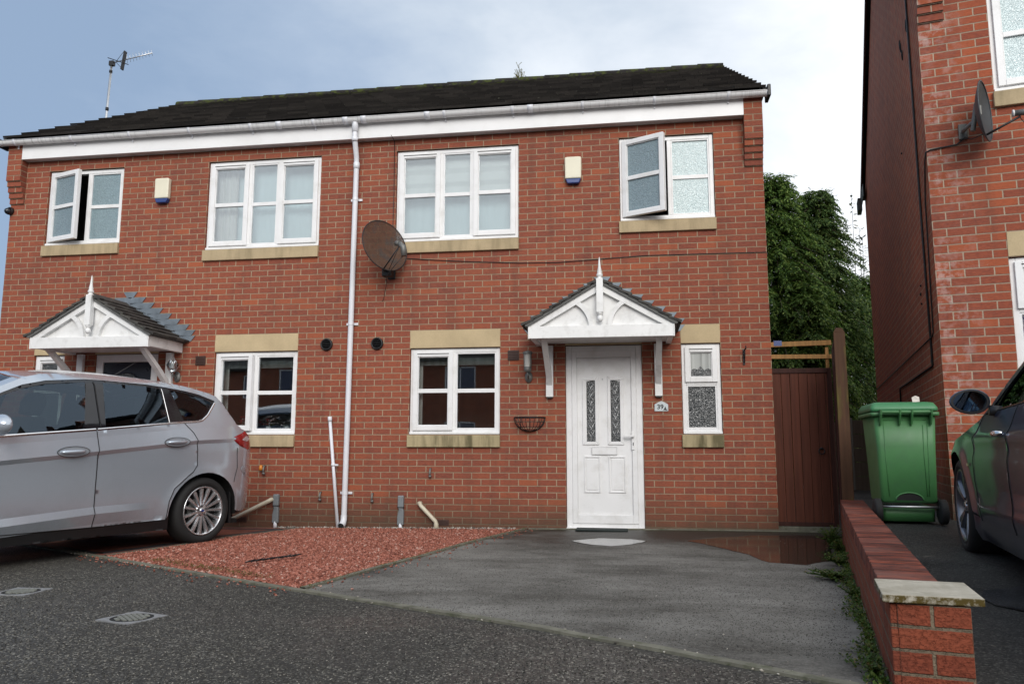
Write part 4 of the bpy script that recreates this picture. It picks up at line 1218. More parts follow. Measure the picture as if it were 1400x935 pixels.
# house number
t = empty('house_number', (-1.252, 0, 1.365), 0, 'small pale gable shaped number plate reading 39 right of the door', 'house number')
mb = MB(); mb.prism([(-.078, -.05), (.078, -.05), (.078, .028), (.05, .045), (0, .068), (-.05, .045), (-.078, .028)], -.014, -.004); mb.build('plate', M['number'], t, bevel=.003)
def text(s, size, mat, parent, loc, name, ext=.001, rot=(R(90), 0, 0)):
    cu = bpy.data.curves.new('t', 'FONT'); cu.body = s; cu.size = size; cu.extrude = ext; cu.align_x = 'CENTER'; cu.align_y = 'CENTER'; cu.offset = size * .02
    o = bpy.data.objects.new('t', cu); COL.objects.link(o)
    dg = bpy.context.evaluated_depsgraph_get(); dg.update()
    me = bpy.data.meshes.new_from_object(o.evaluated_get(dg)); bpy.data.objects.remove(o)
    me.materials.clear(); me.materials.append(mat)
    ob = bpy.data.objects.new(name, me); COL.objects.link(ob); ob.parent = parent; ob.location = loc; ob.rotation_euler = rot
    return ob
text('39', .075, M['black'], t, (-.012, -.016, -.002), 'digits')
mb = MB(); mb.prism([(.018, -.036), (.066, -.040), (.068, -.030), (.055, -.026), (.050, -.004), (.044, .006), (.040, -.004), (.034, -.020)], -.017, -.0145); mb.build('silhouette', M['black'], t)
# hanging bracket
mb = MB(); x = -.305
mb.box(x - .012, x + .012, -.012, -.004, 1.84, 2.02); mb.tube([(x, -.01, 1.99), (x, -.10, 2.01), (x, -.17, 2.00), (x + .0, -.19, 2.02), (x, -.18, 2.035)], .007, 6)
mb.tube([(x, -.01, 1.86), (x, -.06, 1.90), (x, -.10, 1.96), (x, -.10, 2.005)], .006, 6); mb.tube([(x, -.02, 1.97), (x, -.05, 1.945), (x, -.035, 1.92), (x, -.02, 1.93)], .005, 6)
thing('hanging_bracket', mb, M['iron'], 'black wrought iron hanging basket bracket near the right wall corner', 'bracket')
# dome camera on the far left corner
t = empty('security_camera', (XL + .01, 0, 4.11), 0, 'small black dome camera on the far left corner', 'camera')
mb = MB(); mb.lathe([(.0, 0), (.055, 0), (.055, -.03), (.045, -.04)], axis='y', seg=20); mb.build('base', M['black'], t)
mb = MB(); mb.lathe([(.048, -.035), (.045, -.06), (.03, -.085), (0, -.095)], axis='y', seg=20, c=(0, 0, -.01)); mb.build('dome', M['blackgloss'], t)
# taps / valves
for x, z, lab, m2 in ((-6.11, .62, 'small wall valve with an orange tip behind the silver car', 'orange'), (-3.99, .60, 'small dark wall valve under the ground floor window', None), (-5.365, .31, 'small dark wall fitting left of the leaning pipe foot', None), (-4.704, .30, 'small dark wall fitting right of the downpipe foot', None)):
    t = empty('wall_fitting', (x, 0, z), 0, lab, 'wall fitting')
    mb = MB(); mb.tube([(0, -.0, .045), (0, -.03, .04), (0, -.045, .0), (0, -.04, -.04)], .012, 8); mb.lathe([(0, -.012), (.018, -.012), (.018, .012), (0, .012)], c=(0, -.035, -.045), seg=10); mb.build('valve', M['greycast'], t)
    if m2:
        mb = MB(); mb.lathe([(.0, .0), (.020, .002), (.024, .03), (.016, .065), (0, .07)], c=(-.035, -.04, -.01), seg=12); mb.build('handle', M['orange'], t)
# cable guards
for x, lab in ((-5.93, 'grey plastic cable guard beside the angled cream pipe'), (-4.345, 'grey plastic cable guard right of the downpipe')):
    t = empty('cable_guard', (x, 0, -.06), 0, lab, 'cable guard', 'grey cable guards')
    mb = MB(); mb.prism([(-.038, .04), (.038, .04), (.040, .20), (.030, .235), (.036, .25), (.036, .385), (-.036, .385), (-.036, .25), (-.022, .22), (-.040, .13)], -.05, -.004); mb.build('cover', M['greyplastic'], t, bevel=.01)
    mb = MB(); mb.box(-.037, .037, -.054, -.004, .243, .252); mb.build('joint', M['black'], t)
    mb = MB(); mb.tube([(0, -.03, -.02), (0, -.03, .06)], .022, 10); mb.build('duct', M['pipe'], t)
# waste pipes
mb = MB(); mb.tube([(-5.975, -.0, .255), (-5.98, -.055, .262), (-6.03, -.065, .235), (-6.52, -.065, .0)], [.027, .027, .025, .025], 12)
thing('waste_pipe', mb, M['cream'], 'cream pipe slanting down to the left from the wall behind the silver car', 'pipe')
mb = MB(); mb.tube([(-4.105, .0, .235), (-4.11, -.05, .235), (-4.085, -.07, .21), (-3.905, -.075, .035), (-3.895, -.075, -.0), (-3.895, -.075, -.09)], [.026, .029, .024, .024, .029, .029], 12)
thing('drain_pipe', mb, M['cream'], 'short cream pipe bent down to the right into the gravel', 'pipe')
t = empty('leaning_pipe', (-5.09, -.08, -.06), 0, 'thin white pipe leaning against the wall left of the downpipe', 'pipe')
mb = MB(); mb.tube([(-.005, -.03, -.01), (-.175, .035, 1.30)], .020, 12); mb.build('tube', M['pipe'], t)
mb = MB(); mb.tube([(-.172, .034, 1.27), (-.177, .036, 1.33)], .026, 12); mb.build('end_cap', M['pipe'], t)
mb = MB(); mb.tube([(-.100, .007, .73), (-.104, .009, .76)], .027, 12); mb.box(-.09, -.04, .0, .02, .735, .755); mb.build('clip', M['pipe'], t)
# cables
mb = MB(); mb.tube([(-4.33, -.012, 3.235), (-4.0, -.010, 3.205), (-3.5, -.010, 3.165), (-2.9, -.010, 3.128), (-2.45, -.010, 3.118), (-2.0, -.010, 3.138), (-1.4, -.010, 3.165), (-.6, -.010, 3.160), (-.02, -.010, 3.154), (.012, .01, 3.154), (.012, .6, 3.15)], .0045, 6)
thing('aerial_cable', mb, M['black'], 'thin black cable running across the wall from the rusty dish to the right corner', 'cable')
mb = MB(); mb.tube([(-4.535, -.14, 4.81), (-4.53, -.01, 4.78), (-4.525, -.008, 4.1), (-4.53, -.008, 3.6), (-4.55, -.03, 3.30)], .004, 6)
thing('dish_cable', mb, M['black'], 'thin black cable dropping beside the upper window to the rusty dish', 'cable')

# satellite dish left
def dish(name, label, loc, normal, rx, ry, mat, lnb_t, back, tilt=0, parent_rz=0, wall=(0, 0, 0)):
    t = empty(name, loc, parent_rz, label, 'satellite dish')
    n = Vector(normal).normalized(); ax = Vector((0, 0, 1)).cross(n).normalized(); ay = n.cross(ax)
    q = Matrix(((ax.x, ay.x, n.x), (ax.y, ay.y, n.y), (ax.z, ay.z, n.z))).to_4x4() @ Matrix.Rotation(tilt, 4, 'Z')
    mb = MB(); mb.smooth = True; seg = 40; rings = 8
    mb.v.append(tuple(q @ Vector((0, 0, -.07))))
    for r in range(1, rings + 1):
        f = r / rings
        for k in range(seg):
            a = 2 * PI * k / seg; mb.v.append(tuple(q @ Vector((rx * f * math.cos(a), ry * f * math.sin(a), -.07 * (1 - f * f)))))
    for k in range(seg): mb.face((0, 1 + k, 1 + (k + 1) % seg))
    for r in range(rings - 1):
        for k in range(seg): mb.face((1 + r * seg + k, 1 + (r + 1) * seg + k, 1 + (r + 1) * seg + (k + 1) % seg, 1 + r * seg + (k + 1) % seg))
    mb.build('reflector', mat, t)
    mb = MB(); mb.tube([tuple(q @ Vector((rx * math.cos(a), ry * math.sin(a), 0))) for a in [2 * PI * k / seg for k in range(seg)]], .006, 6, closed=True)
    mb.build('rim', M['iron'] if mat is M['dishm'] else mat, t)
    return t, q
t, q = dish('satellite_dish', 'rusty brown mesh satellite dish on the wall right of the downpipe', (-4.53, -.30, 3.335), (.78, -.58, .22), .325, .33, M['dishm'], None, None, tilt=R(-10))
low = q @ Vector((0, -.325, -.01))
lo = Vector((.255, -.16, -.10))
lo = Vector((.13, -.38, -.14))
foot = Vector((.0, .30, -.27))
mb = MB(); mb.tube([foot, foot + Vector((0, -.10, 0)), low + Vector((-.02, .07, 0)), low], .013, 8); mb.build('mount', M['iron'], t)
mb = MB(); mb.box(-.05, .05, .28, .297, -.36, -.20); mb.box(-.06, .06, .08, .20, -.36, -.27); mb.build('wall_plate', M['iron'], t, bevel=.01)
end = Vector((.24, -.18, -.06))
mb = MB(); mb.tube([low, end], .008, 8); mb.tube([low + Vector((.07, 0, -.01)), end], .004, 6); mb.build('feed_arm', M['iron'], t)
mb = MB(); mb.tube([end + Vector((.06, -.01, -.13)), end + Vector((.05, -.01, -.02)), end + Vector((-.0, .0, .03))], [.032, .034, .030], 12); mb.tube([end + Vector((0, 0, .03)), end + Vector((-.05, .03, .04))], .032, 12); mb.build('receiver', M['greycast'], t)
mb = MB(); mb.tube([end + Vector((.05, 0, -.12)), (.12, -.15, -.36), (.0, .05, -.42), (-.06, .28, -.38)], .004, 6); mb.tube([(0, .1, -.33), (-.05, .25, -.42), (-.10, .29, -.62), (-.12, .295, -.63)], .003, 5); mb.build('lead', M['black'], t)

# flowers on the inner sill of the left neighbour's window
def vase(x, label, petals, h=.16):
    t = empty('flower_vase', (x, .19, 1.06), 0, label, 'vase of flowers', 'vases of flowers on the inner sill')
    mb = MB(); mb.lathe([(0, 0), (.035, 0), (.045, .04), (.03, .08), (.036, .10)], seg=16); mb.build('vase', M['white'], t)
    for m, nn in petals:
        mb = MB()
        for _ in range(nn):
            p = Vector((random.gauss(0, .05), random.gauss(0, .03), h + random.uniform(-.04, .06)))
            for k in range(5):
                a = random.uniform(0, 6.28); d = Vector((math.cos(a), math.sin(a) * .6, random.uniform(-.2, .6))) * .022; e = Vector((-d.y, d.x, .01))
                mb.poly([p, p + d + e * .5, p + d * 1.4, p + d - e * .5])
        mb.build('petals', m, t)
    mb = MB()
    for _ in range(10):
        p = Vector((random.gauss(0, .035), random.gauss(0, .02), h + random.uniform(-.05, .0))); mb.tube([(0, 0, .08), p * .6 + Vector((0, 0, .05)), p], .002, 4)
        a = random.uniform(0, 6); d = Vector((math.cos(a), math.sin(a) * .5, .3)) * .035; e = Vector((-d.y, d.x, 0)) * .4; mb.poly([p, p + d * .5 + e, p + d, p + d * .5 - e])
    mb.build('stems', M['weed'], t)
vase(-6.50, 'red flowers in a vase, leftmost in the window behind the silver car', [(M['petalr'], 16), (M['petalw'], 16)])
vase(-6.18, 'pale pink flowers in a vase, middle one in the window behind the silver car', [(M['petalw'], 14), (M['petalr'], 8)])
vase(-5.93, 'small white flower, rightmost in the window behind the silver car', [(M['petalw'], 7)], .12)

# door mat and aerial, ridge weed
mb = MB(); mb.box(-2.24, -1.66, -.30, -.05, g(-2, -.2) + .004, g(-2, -.2) + .020); thing('door_mat', mb, M['mat'], 'thin dark mat lying in front of the white door', 'mat', bevel=.004)
t = empty('tv_aerial', (-10.13, 1.88, 5.5), 0, 'television aerial on a pale pole above the left roof verge', 'aerial')
mb = MB(); mb.tube([(-.05, 0, -.6), (.0, 0, 0), (.055, -.0, 1.78)], .019, 10); mb.build('pole', M['alu'], t)
mb = MB(); mb.tube([(.03, 0, .92), (.032, 0, .97)], .026, 8); mb.tube([(.048, 0, 1.58), (.049, 0, 1.62)], .026, 8); mb.box(.02, .10, -.03, .03, 1.70, 1.78); mb.build('clamp', M['iron'], t)
a0 = Vector((.055, 0, 1.75)); bd = Vector((.80, -.10, .06))
mb = MB(); mb.tube([a0 - bd * .03, a0 + bd], .009, 6); mb.build('boom', M['alu'], t)
mb = MB()
for k in range(9):
    p = a0 + bd * (.38 + .076 * k); mb.tube([p + Vector((0, -.02, .075 - .003 * k)), p + Vector((0, .02, -.06 + .003 * k))], .003, 5)
mb.build('elements', M['alu'], t)
mb = MB()
for s in (-1, 1): mb.tube([a0 + bd * .10, a0 + bd * .30 + Vector((.06 * s * 0, .0, .17 * s)) + Vector((-.0, 0, 0))], .004, 5)
p = a0 + bd * .30
mb.box(-.011, .011, -.03, .03, -.17, .15, Matrix.Translation(p) @ Matrix.Rotation(R(8), 4, 'Y')); mb.tube([a0 + Vector((-.08, 0, .10)), a0 + bd * .42 + Vector((0, 0, -.10))], .007, 6); mb.build('reflector', M['iron'], t)
M['bluepane'] = obscure('blue_tinted_pane', (.04, .045, .09), .12, 30, .5)
M['mortar'] = plain('mortar', (.30, .25, .18), .9, bump=.3)
M['oldfence2'] = woodmat('brown_weathered_boards', (.11, .085, .065))
def edgebrick():
    t = NT('brick_on_edge'); o = t.obj(); geo = t.add('ShaderNodeNewGeometry')
    c = t.ramp(geo.outputs['Random Per Island'], [(0., (.17, .044, .028)), (.5, (.27, .070, .042)), (1., (.36, .092, .050))])
    n = t.noise(t.mapping(o, (6, 30, 20)), 1, 5, .65)
    c = t.mix(t.ramp(n, [(.40, 0.), (.56, .85)]), c, (.045, .022, .020))
    c = t.mix(t.ramp(t.noise(o, 2.5, 4), [(.45, 0.), (.7, .4)]), c, (.30, .15, .12))
    t.set(c, .85, spec=.25); t.bump(n, .4, .004); return t.m
M['edgebrick'] = edgebrick()
# ---- neighbour's house on the right, turned and standing higher
H2 = empty('detached_house', (1.0974, -1.9558, .424), R(-12.24), 'red brick house at the right edge with a dark gable side wall', 'house')
holes2 = [(.5625, 1.6875, 3.6, 4.65), (.5625, 1.0125, 1.05, 2.1), (3.0, 4.575, 3.45, 4.65), (3.2, 4.325, 1.05, 2.1), (1.4625, 2.3625, -.04, 2.1)]
shell(H2, 0, 8.1, 7.6, 5.0, PITCH, -.25, holes2, ('brick2', 'brickside'), zb=-1.0)
corbel(H2, 0, .2125, 4.35, 5.03, n=5, mat='brick2')
mb = MB(); mb.box(.2145, 8.1, -.12, -.102, 4.80, 5.04); mb.build('fascia_board', M['fascia'], H2)
gable_roof(H2, -.045, 8.2, -.17, 7.79, 5.09, PITCH, 13, seed=9)
gutter(H2, -.07, 8.2, -.183, 5.036, brk=[1, 2, 3, 4], uni=[])
mb = MB(); mb.box(-.12, -.046, 7.65, 7.98, 4.82, 5.06); mb.box(-.065, -.046, 7.0, 7.98, 4.90, 5.12); mb.build('eaves_end', M['black'], H2, bevel=.01)
mb = MB()
for s0 in (0, 1):
    pts = [(-.17, 5.05), (3.81, 5.05 + 3.98 * math.tan(PITCH)), (3.81, 4.95 + 3.98 * math.tan(PITCH)), (-.05, 4.97)]
    if s0: pts = [(7.62 - y, z) for y, z in pts][::-1]
    mb.prism(pts, -.07, -.046, 'x')
mb.build('bargeboard', M['gateframe'], H2)
window(H2, .5625, 1.6875, 3.6, 4.65, [(1, 'sash', 0), (1, 'fixed', 0)], M['obscure'])
window(H2, .5625, 1.0125, 1.05, 2.1, [(1.05, 'fixed', 0), (.8, 'sash', 0)], M['bluepane'], 'sill', True, vert=True)
window(H2, 3.0, 4.575, 3.45, 4.65, [(1.1, 'sash', 0), (.8, 'fixed', 0), (1.1, 'sash', 0)], GL, behind=curtains)
window(H2, 3.2, 4.325, 1.05, 2.1, [(1, 'sash', 0), (1, 'fixed', 0)], GL, 'sill', True)
white_door(H2, 1.4625, 2.3625)
mb = MB()
for y, z, w, h_ in ((.70, 4.72, .05, .12), (1.27, 4.80, .05, .10), (1.22, 4.74, .03, .09), (1.14, 4.62, .04, .10), (1.75, 3.75, .02, .02), (1.0, 2.0, .02, .03), (.98, 1.9, .02, .02), (.96, 2.08, .018, .02)):
    T = Matrix.Translation((-.006, y, z)); b0 = len(mb.v); mb.lathe([(0, -.012), (w * .5, -.008), (w * .6, .0), (w * .6, .012)], axis='x', seg=10)
    for i in range(b0, len(mb.v)): v = mb.v[i]; mb.v[i] = (v[0] - .004, v[1] + y, v[2] * h_ / w + z)
mb.build('wall_mark', M['dark'], H2)
def h2(x, y, z):
    c, s = math.cos(R(-12.24)), math.sin(R(-12.24)); return (1.0974 + c * x - s * y, -1.9558 + s * x + c * y, .424 + z)
def cable2(name, pts, r, lab, clips=()):
    t = empty(name, (1.0974, -1.9558, .424), R(-12.24), lab, 'cable')
    mb = MB(); mb.tube(pts, r, 6); mb.build('cable', M['black'], t)
    if clips:
        mb = MB()
        for (y, z) in clips: mb.box(-.018, -.002, y - .018, y + .018, z - .012, z + .012)
        mb.build('clips', M['black'], t)
cable2('side_cable', [(-.012, .55, 5.2), (-.012, .545, 3.6), (-.012, .54, 2.5), (-.012, .49, 1.235), (-.014, .52, 1.225), (-.014, 3.46, 1.235), (-.014, 3.50, 1.20), (-.014, 3.50, -.1)], .011, 'thick black cable stepping sideways on the gable wall above the green bin', [(.548, 5.0 - k * .62) for k in range(7)] + [(1.0 + k * .6, 1.23) for k in range(4)])
cable2('side_cable', [(.30, -.03, 3.20), (.24, -.012, 3.155), (.03, -.012, 3.135), (-.008, .0, 3.12), (-.012, .06, 3.05), (-.012, .20, 2.75), (-.012, .24, 2.3), (-.012, .30, 1.52), (-.012, .36, 1.49), (-.012, 7.5, 1.50)], .007, 'thin black cable running from the dark dish around the house corner')
c, s = math.cos(R(-12.24)), math.sin(R(-12.24))
t, q = dish('satellite_dish', 'dark grey satellite dish seen edge on beneath the upper right window', h2(.43, -.26, 3.335), (.925, -.38, .02), .225, .265, M['dishd'], None, None, parent_rz=R(-12.24))
mb = MB(); mb.tube([(-.14, .22, -.08), (-.14, .10, -.10), (-.07, .0, -.06)], .018, 8); mb.tube([(-.10, .02, -.16), (-.06, .0, .08)], .022, 8); mb.box(-.085, -.03, -.03, .03, -.04, .05); mb.build('mount', M['greycast'], t, bevel=.006)
mb = MB(); mb.box(-.17, -.10, .235, .258, -.14, .0); mb.build('wall_plate', M['greycast'], t, bevel=.005)
mb = MB(); mb.tube([(-.02, .0, -.22), (.10, -.03, -.17), (.24, -.06, -.11)], .010, 8); mb.build('feed_arm', M['iron'], t)
mb = MB(); mb.tube([(.20, -.055, -.075), (.36, -.09, -.09)], .026, 12); mb.build('receiver', M['greycast'], t)
mb = MB(); mb.lathe([(0, 0), (.030, 0), (.030, .012), (0, .014)], axis='x', c=(.185, -.052, -.074), seg=14); mb.build('receiver_cap', M['white'], t)
mb = MB(); mb.tube([(.30, -.07, -.11), (.32, -.07, -.17), (.27, -.06, -.18), (.24, -.05, -.12)], .0035, 5); mb.tube([(-.02, 0, -.20), (-.10, .1, -.2), (-.13, .22, -.13)], .004, 5); mb.build('lead', M['black'], t)

# ---- low garden wall
rz = R(-12.24)
LW = empty('garden_wall', (*AB(-6.385, .730), .012), rz, 'low red brick wall with brick on edge top between the two driveways', 'wall')
mb = MB(); mb.box(-.105, .105, 0, 5.565, -.3, .290); mb.box(-.105, -.06, .003, .240, .288, .3715); mb.build('brickwork', M['brick3'], LW, uv='wall', bevel=.004)
mb = MB(); mb.box(-.1075, .1075, -.004, .232, -.3, .372); o = mb.build('pier', M['brick3'], LW, uv='wall', bevel=.004); o.location = (.024, 0, 0)
mb = MB(); y = .243; rnd = random.Random(4)
while y < 5.55:
    d = rnd.uniform(-.0012, .0012); e = rnd.uniform(-.001, .0015)
    mb.box(-.106 + d, .106 + d, y, y + .0655, .288, .374 + e); y += .075
mb.build('brick_on_edge', M['edgebrick'], LW, bevel=.005)
mb = MB(); mb.box(-.100, .100, .235, 5.56, .28, .368); mb.build('mortar_bed', M['mortar'], LW)
t = empty('cap_stone', (-.585, -6.25, .388), 0, 'pale weathered slab with mossy edges capping the near end of the low wall', 'cap stone')
mb = MB(); mb.prism([(x + .585, y + 6.25) for x, y in ((-.7709, -6.3943), (-.4716, -6.4325), (-.4093, -6.1095), (-.7023, -6.0644))], .0, .026, 'z'); mb.build('slab', M['cap'], t, bevel=.004)

# ---- side gate, post, rails
t = empty('side_gate', (0, .1, 0), 0, 'dark brown boarded side gate between the house corner and the post', 'gate')
mb = MB(); x = .014; rnd = random.Random(2)
while x < .60:
    w = .097; mb.box(x, min(x + w - .004, .615), -.008 + rnd.uniform(-.002, .002), .012, .045, 1.745); x += w
mb.build('boards', M['gate'], t, bevel=.003)
mb = MB(); mb.box(.010, .62, -.022, .03, 1.745, 1.80); mb.box(.617, .665, -.02, .04, .02, 1.80); mb.box(.010, .62, -.016, .03, .03, .075); mb.build('frame', M['gateframe'], t, bevel=.003)
mb = MB(); mb.tube([(.515 + .032 * math.cos(a), -.022, .86 + .032 * math.sin(a)) for a in [2 * PI * i / 16 for i in range(16)]], .006, 6, closed=True); mb.lathe([(0, -.012), (.014, -.012), (.014, -.026), (0, -.03)], c=(.515, 0, .892), axis='y', seg=12)
mb.build('ring_handle', M['iron'], t)
mb = MB(); mb.box(.0, .66, -.05, .05, -.04, .028); thing('threshold', mb, M['edging'], 'mossy concrete sill under the brown side gate', 'sill', bevel=.006, T=Matrix.Translation((0, .1, 0)))
t = empty('trellis_rails', (0, .1, 1.8), 0, 'two bare pine rails above the brown side gate', 'rails')
T1 = Matrix.Translation((.34, 0, .285)) @ Matrix.Rotation(R(-1.2), 4, 'Y'); mb = MB(); mb.box(-.335, .34, -.02, .02, -.028, .028, T1); mb.build('rail', M['pine'], t, bevel=.002)
T2 = Matrix.Translation((.34, 0, .135)) @ Matrix.Rotation(R(.6), 4, 'Y'); mb = MB(); mb.box(-.335, .34, -.02, .02, -.024, .024, T2); mb.build('rail', M['pine'], t, bevel=.002)
mb = MB(); mb.box(.615, .65, .0, .03, .0, .24); mb.build('upright', M['pine'], t, bevel=.002)
mb = MB(); mb.box(.045, .135, -.023, .022, .262, .322); mb.build('blue_tape', M['blue'], t)
pp = AB(-.80, .700)
mb = MB(); mb.box(-.054, .054, -.05, .05, -.2, 2.06)
b0 = len(mb.v); mb.prism([(-.054, 2.06), (.054, 2.05), (.03, 2.10), (-.03, 2.105)], -.05, .05)
t = tag(mb.build('gate_post', M['post'], bevel=.006), 'tall weathered brown post with a mossy stripe at the far end of the low wall', 'post'); t.location = (pp[0], pp[1], 0); t.rotation_euler = (0, 0, rz)
mb = MB(); mb.box(-.052, -.032, .052, .90, .0, 2.0)
for k in range(8): mb.box(-.060, -.052, .055 + k * .105, .055 + k * .105 + .098, .02, 1.98)
thing('fence_panel', mb, M['gateframe'], 'narrow dark fence panel running from the gate to the mossy post', 'fence')
fp = bpy.data.objects['fence_panel']; fp.location = (pp[0], pp[1], 0); fp.rotation_euler = (0, 0, rz)
# fence beyond the passage
t = empty('boundary_fence', (1.58, 3.0, 0), 0, 'weathered grey fence seen through the passage behind the green bin', 'fence')
mb = MB(); mb.box(-.07, .03, -.05, .05, -.2, 1.34); mb.build('concrete_post', M['oldfence'], t, bevel=.005)
mb = MB()
for k in range(6): mb.box(.035, .62, -.02 - (k % 2) * .006, .0, .08 + k * .205, .08 + (k + 1) * .205 - .006)
mb.build('boards', M['oldfence2'], t, bevel=.003)
mb = MB()
for k in range(5): mb.box(-.55, -.075, -.02 - (k % 2) * .006, .0, .08 + k * .24, .08 + (k + 1) * .24 - .006)
mb.build('boards', M['oldfence2'], t, bevel=.003)

# ---- green wheelie bin, its back and wheels to the camera
bp_ = AB(-2.12, 1.105)
BN = empty('wheelie_bin', (bp_[0] + .015, bp_[1], .283), rz + R(6), 'green two wheeled rubbish bin with its lid closed standing before the dark gable wall', 'bin')
# local: x across, y away from the camera; back face at y=0
def loft(mb, secs, seg=6, r=.035):
    """stack of rounded rectangles (x0,x1,y0,y1,z)"""
    b = len(mb.v); n = 4 * seg
    for (x0, x1, y0, y1, z) in secs:
        for ci, (cx, cy) in enumerate(((x1 - r, y1 - r), (x0 + r, y1 - r), (x0 + r, y0 + r), (x1 - r, y0 + r))):
            for k in range(seg):
                a = PI / 2 * (ci + k / (seg - 1)); mb.v.append((cx + r * math.cos(a), cy + r * math.sin(a), z))
    mb.smooth = True
    for i in range(len(secs) - 1):
        for k in range(n): mb.face((b + i * n + k, b + i * n + (k + 1) % n, b + (i + 1) * n + (k + 1) % n, b + (i + 1) * n + k))
    mb.smooth = False
    mb.face([b + k for k in range(n)][::-1]); mb.face([b + (len(secs) - 1) * n + k for k in range(n)])
mb = MB()
loft(mb, [(-.198, .198, .055, .46, .015), (-.200, .200, .055, .47, .13)])
loft(mb, [(-.206, .206, .020, .48, .165), (-.212, .212, .0, .50, .185), (-.224, .224, -.008, .55, .62), (-.236, .236, -.012, .58, .89)])
mb.build('body', M['binG'], BN)
mb = MB(); loft(mb, [(-.262, .262, -.035, .62, .875), (-.262, .262, -.035, .62, .905)], r=.03); mb.build('rim', M['binG'], BN)
mb = MB(); loft(mb, [(-.258, .258, -.02, .64, .915), (-.256, .256, -.02, .64, .945), (-.235, .235, .02, .61, .985), (-.20, .20, .05, .58, .992)], r=.035); mb.build('lid', M['binL'], BN)
mb = MB(); mb.tube([(-.19, -.075, .905), (.19, -.075, .905)], .014, 10)
for x in (-.19, -.045, .045, .19): mb.prism([(-.10, .925), (-.0, .925), (.0, .80), (-.035, .80), (-.09, .885)], x - .007, x + .007, 'x')
mb.build('handle', M['binG'], BN, bevel=.002)
mb = MB()   # raised panel on the back, arched at the foot
def back_y(z): return -.012 if z > .62 else lin(z, [(.185, .0), (.62, -.008)])
arc = [(.105 * math.cos(a), .188 + .062 * math.sin(a)) for a in [PI * i / 12 for i in range(13)]]
mb = MB(); mb.prism([(x, z) for x, z in arc], -.002, .03); mb.build('arch_recess', M['dark'], BN)
mb = MB(); mb.tube([(x, back_y(z) - .002, z) for x, z in arc], .006, 6); mb.tube([(.13, -.012, .80), (.13, -.010, .50), (.135, -.003, .22)], .003, 5); mb.tube([(-.165, -.013, .84), (.165, -.013, .84)], .003, 5); mb.tube([(-.165, -.013, .84), (-.16, -.008, .5), (-.15, -.002, .22)], .003, 5); mb.tube([(.165, -.013, .84), (.16, -.008, .5), (.15, -.002, .22)], .003, 5)
mb.build('moulding', M['binG'], BN)
mb = MB(); mb.tube([(-.235, .012, .135), (.235, .012, .135)], .011, 10); mb.build('axle', M['alu'], BN)
for s in (-1, 1):
    mb = MB(); mb.lathe([(0, -.03), (.060, -.03), (.095, -.026), (.100, -.015), (.100, .015), (.095, .026), (.060, .03), (0, .03)], axis='x', c=(s * .243, .015, .100), seg=28)
    mb.build('wheel', M['rubber'], BN)
t = empty('litter', (bp_[0] + .15, bp_[1] + .10, 1.277), 0, 'crumpled scrap of pale paper lying on the green bin lid', 'litter')
mb = MB(); mb.poly([(-.03, 0, 0), (.03, .01, .004), (.035, .03, .045), (.0, .02, .055), (-.028, .02, .04)]); mb.poly([(-.03, 0, 0), (-.028, .02, .04), (-.02, .04, .03), (-.01, .04, .0)]); mb.build('paper', M['paper'], t, solid=.002)

